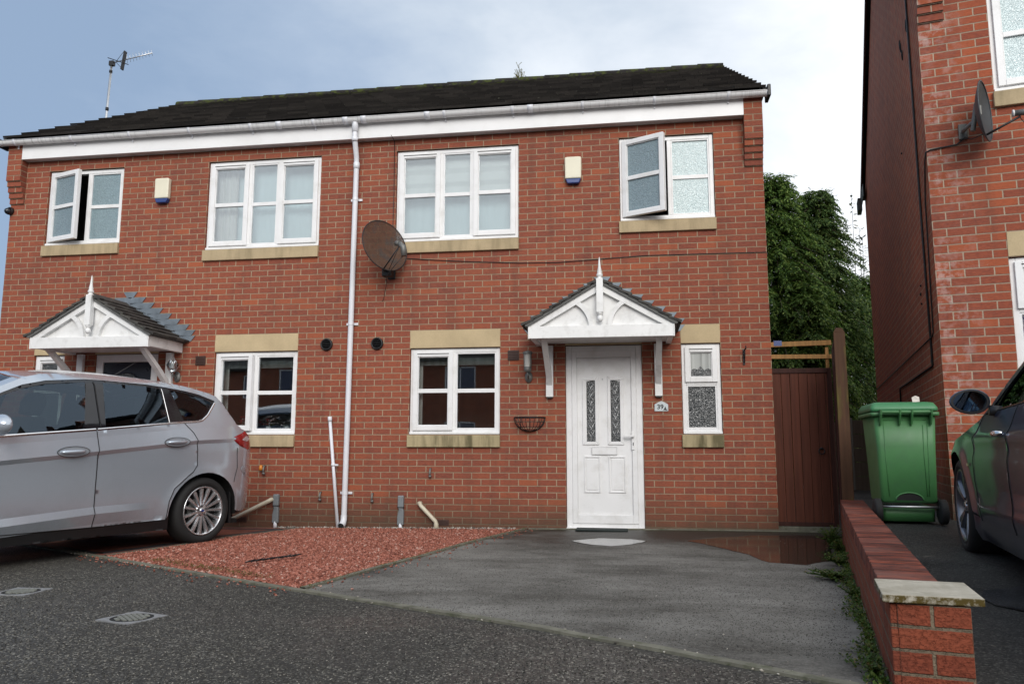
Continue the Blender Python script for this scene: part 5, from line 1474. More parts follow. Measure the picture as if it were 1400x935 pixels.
# ---- plants
def leafquads(mb, p, d, L, w, up=Vector((0, 0, 1))):
    d = d.normalized(); e = d.cross(up); e = e.normalized() if e.length > 1e-3 else Vector((1, 0, 0))
    b = len(mb.v); m_ = p + d * L * .55
    mb.v += [tuple(p), tuple(m_ + e * w), tuple(p + d * L), tuple(m_ - e * w)]; mb.face((b, b + 1, b + 2, b + 3))
def conifer(loc, h, rmax, nbr, mat, label, seed, ps=1.0, lean=0):
    rnd = random.Random(seed); t = empty('conifer_tree', loc, 0, label, 'tree', 'evergreen trees behind the side gate')
    mb = MB(); mb.tube([(0, 0, -.1), (.03, 0, h * .35), (lean * .5, .02, h * .7), (lean, 0, h * .93)], [.11, .07, .035, .008], 8)
    cr = MB()
    for i in range(nbr):
        f = (i + rnd.random()) / nbr
        z0 = .25 + (h * .97 - .25) * (f ** .85); rel = (z0 / h)
        L = (rmax * (1 - rel) ** .60 + .12) * rnd.uniform(.62, 1.10)
        a = i * 2.39996 + rnd.uniform(-.4, .4); dx, dy = math.cos(a), math.sin(a)
        rise = rnd.uniform(.05, .45) + .7 * max(0, rel - .7); P = []
        for k in range(7):
            u = k / 6; r = L * u
            P.append(Vector((dx * r + lean * rel, dy * r, z0 + L * (rise * u - .62 * u * u))))
        if i % 5 == 0: mb.tube(P, [.022 * (1 - .85 * k / 6) for k in range(7)], 5, caps=False)
        ns = int(9 + L * 11)
        for j in range(ns):
            u = .06 + .94 * (j + rnd.random()) / ns; k = min(5, int(u * 6)); fr = u * 6 - k
            p = P[k].lerp(P[k + 1], fr); d0 = (P[k + 1] - P[k]).normalized()
            side = Vector((-dy, dx, 0)) * rnd.choice((-1, 1))
            dd = (d0 * .8 + side * rnd.uniform(.1, 1.0) + Vector((0, 0, rnd.uniform(-.75, .12)))).normalized()
            Ls = rnd.uniform(.14, .30) * ps * (1 - .35 * u)
            nf = rnd.randint(5, 8)
            ax = dd.cross(Vector((rnd.uniform(-.3, .3), rnd.uniform(-.3, .3), 1))).normalized()
            for q_ in range(nf):
                v = (q_ + .5) / nf; base = p + dd * Ls * v + Vector((0, 0, -.05 * v * v))
                sgn = 1 if q_ % 2 else -1
                d2 = (dd * .75 + ax * sgn * .75 + Vector((0, 0, -.25))).normalized()
                leafquads(cr, base, d2, Ls * .48 * (1.15 - v), .011 * ps + .006, Vector((rnd.uniform(-.6, .6), rnd.uniform(-.6, .6), 1)))
            leafquads(cr, p + dd * Ls * .8, dd + Vector((0, 0, -.35)), Ls * .45, .012, Vector((rnd.uniform(-.5, .5), rnd.uniform(-.5, .5), 1)))
    mb.build('trunk', M['bark'], t); cr.build('crown', mat, t)
conifer((1.75, 9.1, 0), 7.4, 2.15, 700, M['conifer'], 'tall evergreen partly hidden behind the right corner of the brick house', 11, 1.25)
conifer((2.80, 9.6, 0), 7.15, 1.88, 680, M['conifer2'], 'dark pointed evergreen with drooping tips in the middle of the gap', 12, 1.25)
conifer((4.05, 10.6, 0), 5.2, 1.6, 380, M['conifer'], 'lower evergreen filling the gap beside the right house gable', 13, 1.2)
conifer((2.2, 8.2, 0), 4.3, 1.5, 330, M['conifer'], 'short bushy evergreen right behind the side gate', 14, 1.2)
def sapling():
    rnd = random.Random(5); t = empty('young_tree', (3.9, 11.2, 0), 0, 'young tree with upright thin leafy shoots above the evergreens', 'tree')
    mb = MB(); lf = MB()
    mb.tube([(0, 0, 0), (0, 0, 3.0)], [.05, .035], 7)
    for (x, y, zt) in ((-.25, 0, 7.05), (.12, -.1, 7.35), (.02, .1, 6.7), (.55, 0, 6.8), (.40, .2, 6.3), (-.45, .1, 6.3), (.28, 0, 6.5), (.75, 0, 6.2)):
        P = [Vector((0, 0, 2.8)), Vector((x * .7, y, 4.0)), Vector((x, y, 5.2)), Vector((x * 1.05, y, zt))]
        mb.tube(P, [.025, .014, .009, .004], 5, caps=False)
        n = 110
        for k in range(n):
            u = k / n * 3; i = min(2, int(u)); p = P[i].lerp(P[i + 1], u - i)
            a = rnd.uniform(0, 6.28); leafquads(lf, p, Vector((math.cos(a), math.sin(a), rnd.uniform(-.3, .5))), rnd.uniform(.10, .18), rnd.uniform(.022, .036))
            if rnd.random() < .5 and u < 2: 
                for _ in range(3): a = rnd.uniform(0, 6.28); q_ = p + Vector((math.cos(a), math.sin(a), .2)) * rnd.uniform(.1, .35); leafquads(lf, q_, Vector((math.cos(a), math.sin(a), .2)), .12, .03)
    mb.build('trunk', M['bark'], t); lf.build('leaves', M['leaf'], t)
sapling()
def weed(loc, r, n, label, h=.12, seed=1, mat='weed'):
    rnd = random.Random(seed); t = empty('weed', (loc[0], loc[1], g(*loc) if len(loc) < 3 else loc[2]), 0, label, 'weed', 'weeds at the foot of the low wall')
    lf = MB(); st = MB()
    for _ in range(max(4, n // 14)):
        a = rnd.uniform(0, 6.28); u = rnd.random() ** .6; top = Vector((math.cos(a) * r * u, math.sin(a) * r * u, h * rnd.uniform(.35, 1.1)))
        mid = top * .5 + Vector((0, 0, h * .15)); st.tube([Vector((0, 0, 0)), mid, top], .0022, 4, caps=False)
        for k in range(14):
            v = rnd.uniform(.15, 1.05); p = mid * (2 * v) if v < .5 else mid.lerp(top, 2 * v - 1)
            b = rnd.uniform(0, 6.28); leafquads(lf, p, Vector((math.cos(b), math.sin(b), rnd.uniform(-.2, .8))), rnd.uniform(.014, .034), rnd.uniform(.005, .011))
    st.build('stems', M[mat], t); lf.build('leaves', M[mat], t)
weed(AB(-1.15, .52), .15, 520, 'leafy green weed by the puddle near the side gate', .17, 21)
weed(AB(-1.75, .56), .11, 300, 'green weed in the middle of the line along the low wall', .11, 22)
weed(AB(-2.6, .55), .11, 280, 'reddish and green weed halfway along the low wall', .10, 23)
weed(AB(-3.45, .50), .19, 560, 'spreading weed trailing out over the tarmac before the cap stone', .07, 24)
weed(AB(-4.2, .58), .08, 160, 'small weed at the wall foot beneath the cap stone', .05, 25)
weed(AB(-6.15, .57), .05, 110, 'small weed against the near end of the low wall', .06, 26)
def mosspatch(name, n, place, label, size=(.006, .018), hh=(.004, .02), mat='moss'):
    mb = MB()
    for _ in range(n):
        x, y = place(); z = g(x, y)
        for _k in range(2):
            a = random.uniform(0, 6.28); L = random.uniform(*size); leafquads(mb, Vector((x, y, z + random.uniform(*hh))), Vector((math.cos(a), math.sin(a), random.uniform(.1, 1.4))), L, L * .3)
    tag(mb.build(name, M[mat]), label, kind='stuff')
def wallfoot():
    a = random.uniform(-6.4, -.7); w = .10 + .06 * math.sin(a * 5); return AB(a, .615 - abs(random.gauss(0, w * .36)))
mosspatch('wall_foot_weeds', 3200, wallfoot, 'low weeds and moss creeping along the foot of the low wall', (.008, .024), (.002, .022), 'weed')
def vergemoss():
    t = random.random(); a, b = (-5.4, -3.44), (-4.1, -4.12); return (a[0] + (b[0] - a[0]) * t + random.gauss(0, .05), a[1] + (b[1] - a[1]) * t + .09 + abs(random.gauss(0, .07)))
mosspatch('gravel_moss', 700, vergemoss, 'yellowish moss growing through the gravel along the edging', (.005, .012), (.018, .030))
mosspatch('drive_edge_moss', 900, lambda: (lambda t: (-2.83 + (-3.70 + 2.83) * t + random.gauss(0, .02), -.02 - 4.27 * t))(random.random()), 'moss along the gravel side of the drive edging', (.005, .012), (.006, .018))
mb = MB(); rnd = random.Random(9); W_ = MB()
for _ in range(26):
    a = rnd.uniform(-1, 1); p = Vector((rnd.gauss(0, .06), 0, 0)); q_ = p + Vector((rnd.gauss(0, .05), rnd.gauss(0, .03), rnd.uniform(.05, .2))); mb.tube([p, (p + q_) / 2 + Vector((.01, 0, 0)), q_], .004, 4, caps=False)
mb.tube([(0, 0, 0), (.03, 0, .14), (.015, 0, .26), (.07, 0, .31)], .005, 4); mb.tube([(.015, 0, .2), (-.03, 0, .32)], .004, 4)
t = tag(mb.build('ridge_weed', M['moss']), 'dry tuft of weed growing on the roof ridge', 'weed'); t.location = (-3.5, 3.8, 7.42)
# ------------------------------------------------------------------ cars
def ellarc(cx, cz, rx, rz_, a0, a1, n=18):
    return [(cx + rx * math.cos(R(a0 + (a1 - a0) * i / n)), cz + rz_ * math.sin(R(a0 + (a1 - a0) * i / n))) for i in range(n + 1)]
class Car:
    def __init__(s, spec, root): s.sp = spec; s.root = root; s.W = spec['W']
    def P(s, x, h, e=0., side=-1): return (x, side * (s.W(x, h) + e), h)
    def panel(s, name, poly, mat, holes=(), e=0., parent=None, side=-1, sp=.036, ret=False, weld=0):
        V, T = cdt(poly, sp, holes, dens=sp * .7, extra=[q for ln in s.sp.get('crease', []) for q in densify(ln, .03, False)]); mb = MB(); mb.smooth = True
        mb.v = [s.P(x, h, e, side) for x, h in V]
        for f in T:
            (x0, y0), (x1, y1), (x2, y2) = V[f[0]], V[f[1]], V[f[2]]
            ccw = (x1 - x0) * (y2 - y0) - (x2 - x0) * (y1 - y0) > 0
            mb.face(f if ccw == (side < 0) else f[::-1])
        if ret: return mb
        return mb.build(name, mat, parent or s.root)
    def fold(s, x, h):
        v = 0
        for line, offs, fn, send in s.sp.get('folds', []):
            d = h - lin(x, line)
            if offs[-1] <= d <= offs[0] and line[0][0] <= x <= line[-1][0]: v += fn(x, d)
        return v
    def ribbon(s, name, pts, w, mat, e=.003, parent=None, side=-1, closed=False, fold=False):
        Q = densify(pts, .012 if fold else .03, closed); n = len(Q); mb = MB(); mb.smooth = True
        for i, p in enumerate(Q):
            a = Q[max(i - 1, 0)]; b = Q[min(i + 1, n - 1)]; dx, dz = b[0] - a[0], b[1] - a[1]; L = math.hypot(dx, dz) or 1; nx, nz = -dz / L * w / 2, dx / L * w / 2
            if fold: e = .0042 + s.fold(*p)
            mb.v += [s.P(p[0] + nx, p[1] + nz, e - .003, side), s.P(p[0] + nx * .5, p[1] + nz * .5, e, side), s.P(p[0] - nx * .5, p[1] - nz * .5, e, side), s.P(p[0] - nx, p[1] - nz, e - .003, side)]
        for i in range(n - 1):
            for k in range(3): mb.face((4 * i + k, 4 * i + k + 1, 4 * i + 5 + k, 4 * i + 4 + k))
        return mb.build(name, mat, parent or s.root)
    def wheel(s, x, side, spokes, pm, badge, rr, double=False, steer=0):
        r0 = s.sp['r']; face = s.sp['track'] 
        w = sub_empty('wheel', s.root, (x, side * (face - .105), r0), (0, 0, (0 if side < 0 else PI) + steer))
        k = r0 / .318
        mb = MB(); mb.lathe([(rr + .002, -.088), (rr + .010, -.100), (rr + .022, -.107), (r0 - .055, -.112), (r0 - .030, -.108), (r0 - .010, -.094), (r0 - .001, -.070), (r0, -.03), (r0, .04), (r0 - .004, .075), (r0 - .02, .10), (rr + .04, .105), (rr, .09)], axis='y', seg=48)
        for t_ in (-.045, -.015, .015, .045):
            mb.lathe([(r0 + .0008, t_ - .004), (r0 + .0008, t_ + .004)], axis='y', seg=48)
        mb.build('tyre', M['rubber'], w)
        mb = MB(); mb.lathe([(rr + .004, -.094), (rr + .003, -.103), (rr - .004, -.105), (rr - .010, -.098), (rr - .016, -.070), (rr - .022, .02), (rr - .016, .085)], axis='y', seg=48)
        mb.lathe([(0, -.078), (.050, -.080), (.062, -.076), (.066, -.060), (.066, -.03), (0, -.03)], axis='y', seg=30)
        n = spokes
        for i in range(n):
            a = 2 * PI * i / n
            for d in ((-.10, .10) if double else (0,)):
                c0, c1 = a + d * .6, a + d
                m = 7; b = len(mb.v)
                for j in range(m + 1):
                    u = j / m; r = .052 + (rr - .012 - .052) * u; an = c0 + (c1 - c0) * u + (0.10 * math.sin(u * PI) if not double else 0) * (1 if i % 2 else -1) * .0
                    hw = (.0125 + .0085 * u ** 1.4) * (1.0 if double else 1); yy = -.080 - .018 * math.sin(u * PI * .5) 
                    ca, sa = math.cos(an), math.sin(an)
                    for (o1, dy) in ((-hw, .022), (-hw * .55, 0), (hw * .55, 0), (hw, .022)):
                        mb.v.append((r * ca - o1 * sa, yy + dy, r * sa + o1 * ca))
                mb.smooth = False
                for j in range(m):
                    for q in range(3): mb.face((b + 4 * j + q, b + 4 * j + q + 1, b + 4 * j + 5 + q, b + 4 * j + 4 + q))
        mb.build('rim', pm, w)
        mb = MB(); mb.lathe([(0, -.02), (rr - .025, -.02), (rr - .02, .06)], axis='y', seg=32); mb.build('brake', M['dark'], w)
        mb = MB(); mb.lathe([(.028, -.02), (.125, -.034), (.128, -.024)], axis='y', seg=32); mb.build('brake_disc', M['greycast'], w)
        mb = MB()
        for i in range(5):
            a = 2 * PI * (i + .3) / 5; mb.lathe([(0, -.090), (.007, -.089), (.009, -.080), (.009, -.06)], axis='y', c=(.047 * math.cos(a), 0, .047 * math.sin(a)), seg=8)
        mb.build('wheel_nut', M['black'], w)
        mb = MB(); mb.lathe([(0, -.0905), (.022, -.089), (.027, -.084), (.030, -.076)], axis='y', seg=24); mb.build('hub_cap', M['alloy'], w)
        mb = MB(); b0 = len(mb.v); mb.lathe([(0, -.0925), (.019, -.0915), (.021, -.089)], axis='y', seg=24)
        for i in range(len(mb.v)): v = mb.v[i]; mb.v[i] = (v[0], v[1], v[2] * .62)
        mb.build('badge', badge, w)
        if badge is M['badge']:
            mb = MB(); mb.tube([(.0185 * math.cos(a_), -.0925, .0110 * math.sin(a_)) for a_ in [2 * PI * i / 24 for i in range(24)]], .0012, 4, closed=True)
            mb.build('badge_ring', M['chrome'], w)
        return w
    def build(s):
        sp = s.sp; paint = sp['paint']; root = s.root
        body = None; shell = MB(); shell.smooth = True
        sil = sp['sil']
        Lp = sp['body']
        for side in (-1, 1):
            p = s.panel('x', Lp, paint, side=side, ret=True, e=0)
            b = len(shell.v); shell.v += p.v; shell.f += [tuple(b + i for i in f) for f in p.f]; shell.mi += [0] * len(p.f); shell.sm += [True] * len(p.f)
        # centre band between the two silhouettes
        Q = densify(sil, .035, False); n = len(Q); m = 22; b = len(shell.v); nor = []
        for i in range(n):
            a = Q[max(i - 1, 0)]; c = Q[min(i + 1, n - 1)]; dx, dz = c[0] - a[0], c[1] - a[1]; L = math.hypot(dx, dz) or 1; nor.append((dz / L, -dx / L))
        nor = [(sum(nor[max(0, min(n - 1, i + k))][0] for k in range(-3, 4)) / 7, sum(nor[max(0, min(n - 1, i + k))][1] for k in range(-3, 4)) / 7) for i in range(n)]
        for i, (x, h) in enumerate(Q):
            w = s.W(x, h); bl = sp['bulge'](x, h)
            for j in range(m + 1):
                t = -1 + 2 * j / m; f = bl * (1 - abs(t) ** 2.3)
                shell.v.append((x + nor[i][0] * f, w * t, h + nor[i][1] * f))
        for i in range(n - 1):
            for j in range(m):
                tc = abs(-1 + 2 * (j + .5) / m); x, h = (Q[i][0] + Q[i + 1][0]) / 2, (Q[i][1] + Q[i + 1][1]) / 2
                shell.cur = sp['bandmat'](x, h, tc)
                shell.face((b + i * (m + 1) + j, b + (i + 1) * (m + 1) + j, b + (i + 1) * (m + 1) + j + 1, b + i * (m + 1) + j + 1))
        body = shell.build('body', [paint, M['windscreen'], M['carglass'], M['redlens'], M['black']], root, weld=.0008)
        # dark inner skin, wheel tubs and floor
        mb = MB(); L_ = sp['L']; (fx, rx_) = sp['wheels']
        for side in (-1, 1):
            for a_, b_ in ((.3, fx - .40), (fx + .40, rx_ - .42), (rx_ + .42, L_ - .25)):
                mb.poly([(a_, side * .62, .20), (b_, side * .62, .20), (b_, side * .62, .85), (a_, side * .62, .85)])
            for cx in (fx, rx_):
                n2 = 20; b = len(mb.v)
                for i in range(n2 + 1):
                    a_ = PI * i / n2 ; x = cx + .43 * math.cos(a_); z = .26 + .44 * math.sin(a_)
                    mb.v += [(x, side * .50, z), (x, side * (s.W(x, max(.3, z)) - .012), z)]
                for i in range(n2): mb.face((b + 2 * i, b + 2 * i + 1, b + 2 * i + 3, b + 2 * i + 2))
                mb.poly([(cx + .44 * math.cos(PI * i / 16), side * .52, .2 + .5 * math.sin(PI * i / 16)) for i in range(17)])
        mb.box(.25, L_ - .3, -.74, .74, .16, .20)
        mb.build('underbody', M['dark'], root)
        mb = MB(); mb.box(fx + .45, rx_ + .45, -.72, .72, .42, .46); mb.box(fx + .35, fx + .75, -.70, .70, .70, sp['dash']); mb.build('cabin_floor', M['cabin'], root)
        for (sx, n_) in sp['seats']:
            for y in ((-.36, .36) if n_ == 2 else (-.42, 0, .42)):
                mb = MB(); w_ = .25 if n_ == 2 else .2; z0 = sp['seatz']
                loft(mb, [(sx - .45, sx + .05, y - w_, y + w_, z0), (sx - .45, sx + .05, y - w_, y + w_, z0 + .14)], r=.05)
                T = Matrix.Translation((sx, y, z0 + .08)) @ Matrix.Rotation(R(14), 4, 'Y')
                k0 = len(mb.v); loft(mb, [(-.06, .07, -w_, w_, 0), (-.06, .07, -w_, w_, .42), (-.05, .06, -w_ + .06, w_ - .06, .58)], r=.05)
                loft(mb, [(-.04, .05, -.12, .12, .62), (-.05, .06, -.13, .13, .72), (-.03, .04, -.11, .11, .80)], r=.04)
                for i in range(k0, len(mb.v)): mb.v[i] = tuple(T @ Vector(mb.v[i]))
                mb.build('seat', M['seat'], root)
        mb = MB(); mb.tube([(fx + .80 + .03 * math.sin(a_), .36 + .18 * math.cos(a_), sp['dash'] + .02 + .18 * math.sin(a_)) for a_ in [2 * PI * i / 20 for i in range(20)]], .014, 6, closed=True); mb.build('steering_wheel', M['black'], root)
        for side in (-1, 1):
            for (nm, poly, mt) in sp['doors']:
                d = s.panel(nm, poly, paint, side=side)
                for hp in sp['handles'].get(nm, []):
                    x0, x1, z0, z1 = hp; mb = MB(); k = 9
                    for i in range(k):   # cupped recess
                        pass
                    cx, cz = (x0 + x1) / 2, (z0 + z1) / 2; L = (x1 - x0) / 2; sl = (z1 - z0) / (x1 - x0)
                    rec = [s.P(cx + L * 1.02 * math.cos(a_), cz + sl * L * math.cos(a_) + .042 * math.sin(a_), .024 if sp['recess'] else .0015, side) for a_ in [2 * PI * i / 28 for i in range(28)]]
                    if sp['recess']:
                        mb.poly(rec); mb.build('handle_recess', M['recess'], d)
                        mb = MB(); mb.tube(rec, .0028, 5, closed=True); mb.build('handle_seam', M['dark'], d)
                    mb = MB(); Pn = []
                    for i in range(k):
                        u = i / (k - 1); x = x0 + .02 + (x1 - x0 - .06) * u; z = z0 + (x - x0) * sl; e = .028 * math.sin(PI * min(1, max(0, u)) ) ** .4 + (.022 if sp['recess'] else .004)
                        Pn.append(s.P(x, z, e, side))
                    mb.tube(Pn, [.008] + [.015] * (k - 2) + [.009], 10); mb.build('handle', sp['handlemat'], d)
            for (line, offs, fn, send) in sp.get('folds', []):
                Q = densify(line, .03, False); mb = MB(); mb.smooth = True
                for a_, b_ in zip(offs, offs[1:]):
                    sub = 1; b0 = len(mb.v)
                    for (x, h) in Q:
                        for dd in (a_, b_):
                            eps = -1e-6 if dd == a_ else 1e-6
                            mb.v.append(s.P(x, h + dd, fn(x, dd + eps) + .0010, side))
                    for i in range(len(Q) - 1): mb.face((b0 + 2 * i, b0 + 2 * i + 1, b0 + 2 * i + 3, b0 + 2 * i + 2))
                mb.build('side_crease', paint, root)
            s.panel('sill', sp['sill'], sp['sillmat'], side=side, e=-.004)
            fr = s.panel('window_surround', sp['dlo'], M['blackgloss'], holes=[q for q in sp['glass']], side=side, e=-.005)
            for q in sp['glass']:
                W_ = s.W; s.W = sp['WG']; s.panel('side_window', q, M['carglass'], side=side, e=-.012, parent=root, sp=.05); s.W = W_
            for (pts, w, e, mt, nm) in sp['trims']: s.ribbon(nm, pts, w, mt, e, side=side)
            for (pts, w) in sp['seams']: s.ribbon('panel_gap', pts, w, M['dark'], .0060, side=side, fold=True)
            for (nm, poly, mt, e) in sp['extras']: s.panel(nm, poly, mt, side=side, e=e)
            # door mirror
            mx, mz, out, sc = sp['mirror']; w = s.W(mx, mz)
            mb = MB(); T = Matrix.Translation((mx, side * (w + out), mz)) @ Matrix.Diagonal((.075 * sc, .112 * sc, .078 * sc, 1)); mb.smooth = True
            seg = 24; prof = [(0., 1.), (.45, .9), (.75, .68), (.93, .38), (1., .05), (.985, -.18), (.93, -.22)]
            for r_, x_ in prof:
                for k in range(seg):
                    a_ = 2 * PI * k / seg; mb.v.append(tuple(T @ Vector((-x_, r_ * math.cos(a_) * (1.0), r_ * math.sin(a_) * (1 + .10 * math.cos(a_))))))
            for i in range(len(prof) - 1):
                for k in range(seg): mb.face((i * seg + k, i * seg + (k + 1) % seg, (i + 1) * seg + (k + 1) % seg, (i + 1) * seg + k))
            mi = mb.build('door_mirror', sp['mirrormat'], root)
            mb = MB(); mb.poly([tuple(T @ Vector((.20, .93 * math.cos(a_), .93 * math.sin(a_) * (1 + .10 * math.cos(a_))))) for a_ in [2 * PI * k / 28 for k in range(28)]]); mb.build('mirror_rim', M['black'], mi)
            mb = MB(); mb.poly([tuple(T @ Vector((.23, .82 * math.cos(a_), .80 * math.sin(a_) * (1 + .10 * math.cos(a_))))) for a_ in [2 * PI * k / 28 for k in range(28)]]); mb.build('mirror_glass', M['mirror'], mi)
            mb = MB(); mb.tube([(mx + .0, side * (w + out * .4), mz - .055 * sc), (mx - .0, side * (w - .02), mz - .065 * sc)], [.030, .034], 10); mb.build('mirror_foot', M['black'], mi)
            for wx in sp['wheels']:
                s.wheel(wx, side, sp['spokes'], sp['alloy'], sp['badge'], sp['rr'], sp['double'])
        return body

M['recess'] = plain('door_handle_recess', (.42, .46, .51), .3, metal=.5)
def inset(s, h, L, f=.7, r=.68, a=.28, b=.25):
    w = 0
    if s < f: w += a * ((f - s) / f) ** 2.2
    if s > L - r: w += b * ((s - (L - r)) / (r - .07)) ** 2.4
    return w
def W1(s, h):
    w = lin(h, [(.15, .84), (.28, .868), (.45, .885), (.6, .895), (.75, .905), (.9, .908), (1.0, .897), (1.1, .872), (1.46, .72), (1.51, .67), (1.545, .6), (1.58, .47)])
    w -= inset(s, h, 4.38)
    for cx in (.882, 3.53):                                                           # flared lips
        r = math.hypot((s - cx) / .405, (h - .30) / .38)
        if h < .9: w += .016 * math.exp(-((r - 1.02) / .13) ** 2)
    return w
def creaseline(T, off): return [(x, h + off) for x, h in T]
CH1 = [(.7, .711), (1.6, .82), (2.37, .888), (3.39, .989), (3.98, 1.015)]; LC1 = [(1.35, .369), (1.65, .383), (2.385, .427), (2.98, .438)]
def shoulder(s, d):
    fade = smooth01((4.0 - s) / .5)
    return fade * (.022 * (1 - d / .12) if 0 <= d < .12 else .022 * (1 + d / .035) if -.035 < d < 0 else 0)
def lower(s, d):
    f2 = smooth01((3.02 - s) / .5) * smooth01((s - 1.2) / .2)
    return f2 * (-.026 * d / .058 if -.058 < d < 0 else .026 * (1 + (d + .058) / .085) if -.143 < d <= -.058 else 0)
def WG1(s, h): return .72 + (1.46 - h) * .415 - inset(s, h, 4.38) - .0 + .010 * math.sin(max(0, min(1, (h - 1.) / .48)) * PI)
SIL1 = [(3.99, .285), (4.12, .275), (4.24, .31), (4.305, .40), (4.315, .50), (4.31, .60), (4.265, .655), (4.25, .72), (4.25, .84), (4.235, .93), (4.20, 1.03), (4.10, 1.095), (4.01, 1.115), (3.94, 1.165), (3.87, 1.26), (3.80, 1.37), (3.735, 1.435), (3.60, 1.475), (3.45, 1.508), (3.26, 1.54), (3.0, 1.562), (2.7, 1.572), (2.37, 1.565), (2.0, 1.522), (1.83, 1.482), (1.63, 1.39), (1.35, 1.225), (1.05, 1.06), (.93, 1.01), (.6, .95), (.3, .87), (.12, .78), (.03, .66), (.0, .5), (.03, .35), (.12, .24), (.45, .24)]
DLO1t = [(1.10, .965), (1.30, 1.105), (1.52, 1.262), (1.62, 1.335), (1.80, 1.415), (2.0, 1.465), (2.35, 1.503), (2.52, 1.507), (2.95, 1.503), (3.13, 1.492), (3.35, 1.470), (3.53, 1.440), (3.70, 1.388)]
DLO1r = [(3.705, 1.365), (3.57, 1.235), (3.50, 1.183), (3.44, 1.168), (3.275, 1.153)]
BELT1 = [(3.137, 1.141), (2.371, 1.065), (1.587, .998), (1.25, .972)]
RD1 = [(3.275, 1.153), (3.357, 1.062), (3.393, .979), (3.402, .86), (3.407, .75), (3.36, .69), (3.311, .658), (3.167, .542), (3.121, .43), (3.110, .30), (3.103, .265)]
arcR1 = ellarc(3.53, .30, .405, .38, 180, 0); arcF1 = ellarc(.882, .30, .405, .38, 0, 180)
FD1 = [(1.33, .262), (1.325, .6), (1.25, .972)]
BODY1 = [(3.103, .265)] + arcR1 + SIL1 + arcF1[::-1] + FD1 + DLO1t + DLO1r + RD1[1:-1]
BS1 = [(3.906, .922), (3.906, .86), (3.924, .717), (3.884, .577)]
SPEC1 = dict(W=W1, WG=WG1, crease=[], folds=[(CH1, [.12, 0, -.035], shoulder, 4.0), (LC1, [0, -.058, -.143], lower, 3.02)], L=4.38, r=.318, rr=.228, track=.885, wheels=(.882, 3.53), paint=M['silver'], sil=SIL1, body=BODY1,
    bulge=lambda x, h: .03 + (.07 if x > 3.9 and h < 1.1 else 0) + (.05 if 3.7 < x and 1.1 <= h < 1.44 else 0) + (.07 if x < 1.8 and 1.0 < h else 0) + (.14 if x < .35 and h < .85 else .02),
    bandmat=lambda x, h, t: 1 if (1.06 < x < 1.78 and h > 1.0 and t < .93) else 2 if (3.80 < x < 4.03 and 1.12 < h < 1.36 and t < .84) else 3 if (x > 4.1 and .905 < h < 1.07 and t > .72) else 4 if (x > 4.0 and h < .36) or (x < .06 and .36 < h < .50 and t < .6) or (x < .2 and h < .28) else 0,
    dash=1.0, seats=((1.95, 2), (2.85, 3)), seatz=.52,
    doors=[('front_door', FD1[:2] + [(1.25, .972)] + BELT1[::-1][1:3] + [(2.385, .6), (2.399, .257)], 0), ('rear_door', [(2.399, .257), (2.385, .6), (2.371, 1.065), (3.137, 1.141)] + RD1, 0)],
    handles={'front_door': [(2.018, 2.287, .880, .889)], 'rear_door': [(3.02, 3.292, .966, .976)]}, recess=True, handlemat=M['silver'],
    sill=[(1.25, .17), (3.15, .172), (3.135, .30), (3.103, .267), (2.399, .258), (1.33, .262), (1.30, .30)], sillmat=M['black'],
    dlo=DLO1t + DLO1r + BELT1[:], glass=[[(1.50, 1.006), (2.262, 1.074), (2.353, 1.478), (2.0, 1.437), (1.80, 1.385), (1.623, 1.312), (1.44, 1.19), (1.36, 1.12)], [(2.459, 1.09), (3.10, 1.152), (3.09, 1.467), (2.95, 1.481), (2.517, 1.482)], [(3.285, 1.170), (3.43, 1.182), (3.51, 1.215), (3.665, 1.362), (3.52, 1.418), (3.35, 1.448), (3.20, 1.466)]],
    trims=[([(1.26, .978), (1.587, 1.003), (2.363, 1.070)], .020, .006, M['chrome'], 'chrome_strip'), ([(2.379, 1.071), (3.137, 1.147), (3.30, 1.160), (3.44, 1.170), (3.50, 1.186), (3.575, 1.236), (3.70, 1.365)], .018, .006, M['chrome'], 'chrome_strip'), ([(3.115, 1.15), (3.11, 1.47)], .006, .001, M['alu'], 'door_edge_trim')],
    seams=[(RD1, .008), ([(2.399, .257), (2.385, .6), (2.371, 1.06)], .008), (FD1, .008), (BS1, .006), ([(2.41, 1.08), (2.42, 1.3), (2.43, 1.49)], .008), ([(1.33, .262), (2.399, .257), (3.103, .265)], .007)],
    extras=[('tail_light', [(3.816, 1.015), (3.95, .94), (4.10, .905), (4.21, .905), (4.215, .97), (4.19, 1.04), (4.085, 1.092)], M['redlens'], .004), ('lamp_stripe', [(3.99, 1.000), (4.10, .985), (4.19, 1.01), (4.12, 1.04), (4.07, 1.035)], M['clearlens'], .007), ('head_light', [(.16, .66), (.34, .72), (.62, .84), (.70, .90), (.52, .885), (.30, .82), (.17, .75)], M['clearlens'], .004), ('reflector_recess', [(3.99, .70), (4.10, .62), (4.12, .66), (4.02, .74)], M['recess'], .002)],
    mirror=(1.52, 1.085, .14, 1.05), mirrormat=M['silver'], spokes=15, alloy=M['alloy'], badge=M['badge'], double=False)
CAR1 = empty('parked_car', (-7.669, -5.149, -.03), R(71), 'silver people carrier parked on the left drive, its rear wheel by the red gravel', 'car')
car = Car(SPEC1, CAR1); car.build()
for side in (-1, 1):
    mb = MB(); mb.box(3.90, 3.93, side * .70 - .12, side * .70 + .12, .17, .50); mb.build('mud_flap', M['black'], CAR1, bevel=.008)
mb = MB(); mb.tube([(3.05, 0, 1.60), (3.10, 0, 1.62), (3.34, 0, 1.78)], [.010, .006, .003], 6); mb.build('antenna', M['black'], CAR1)

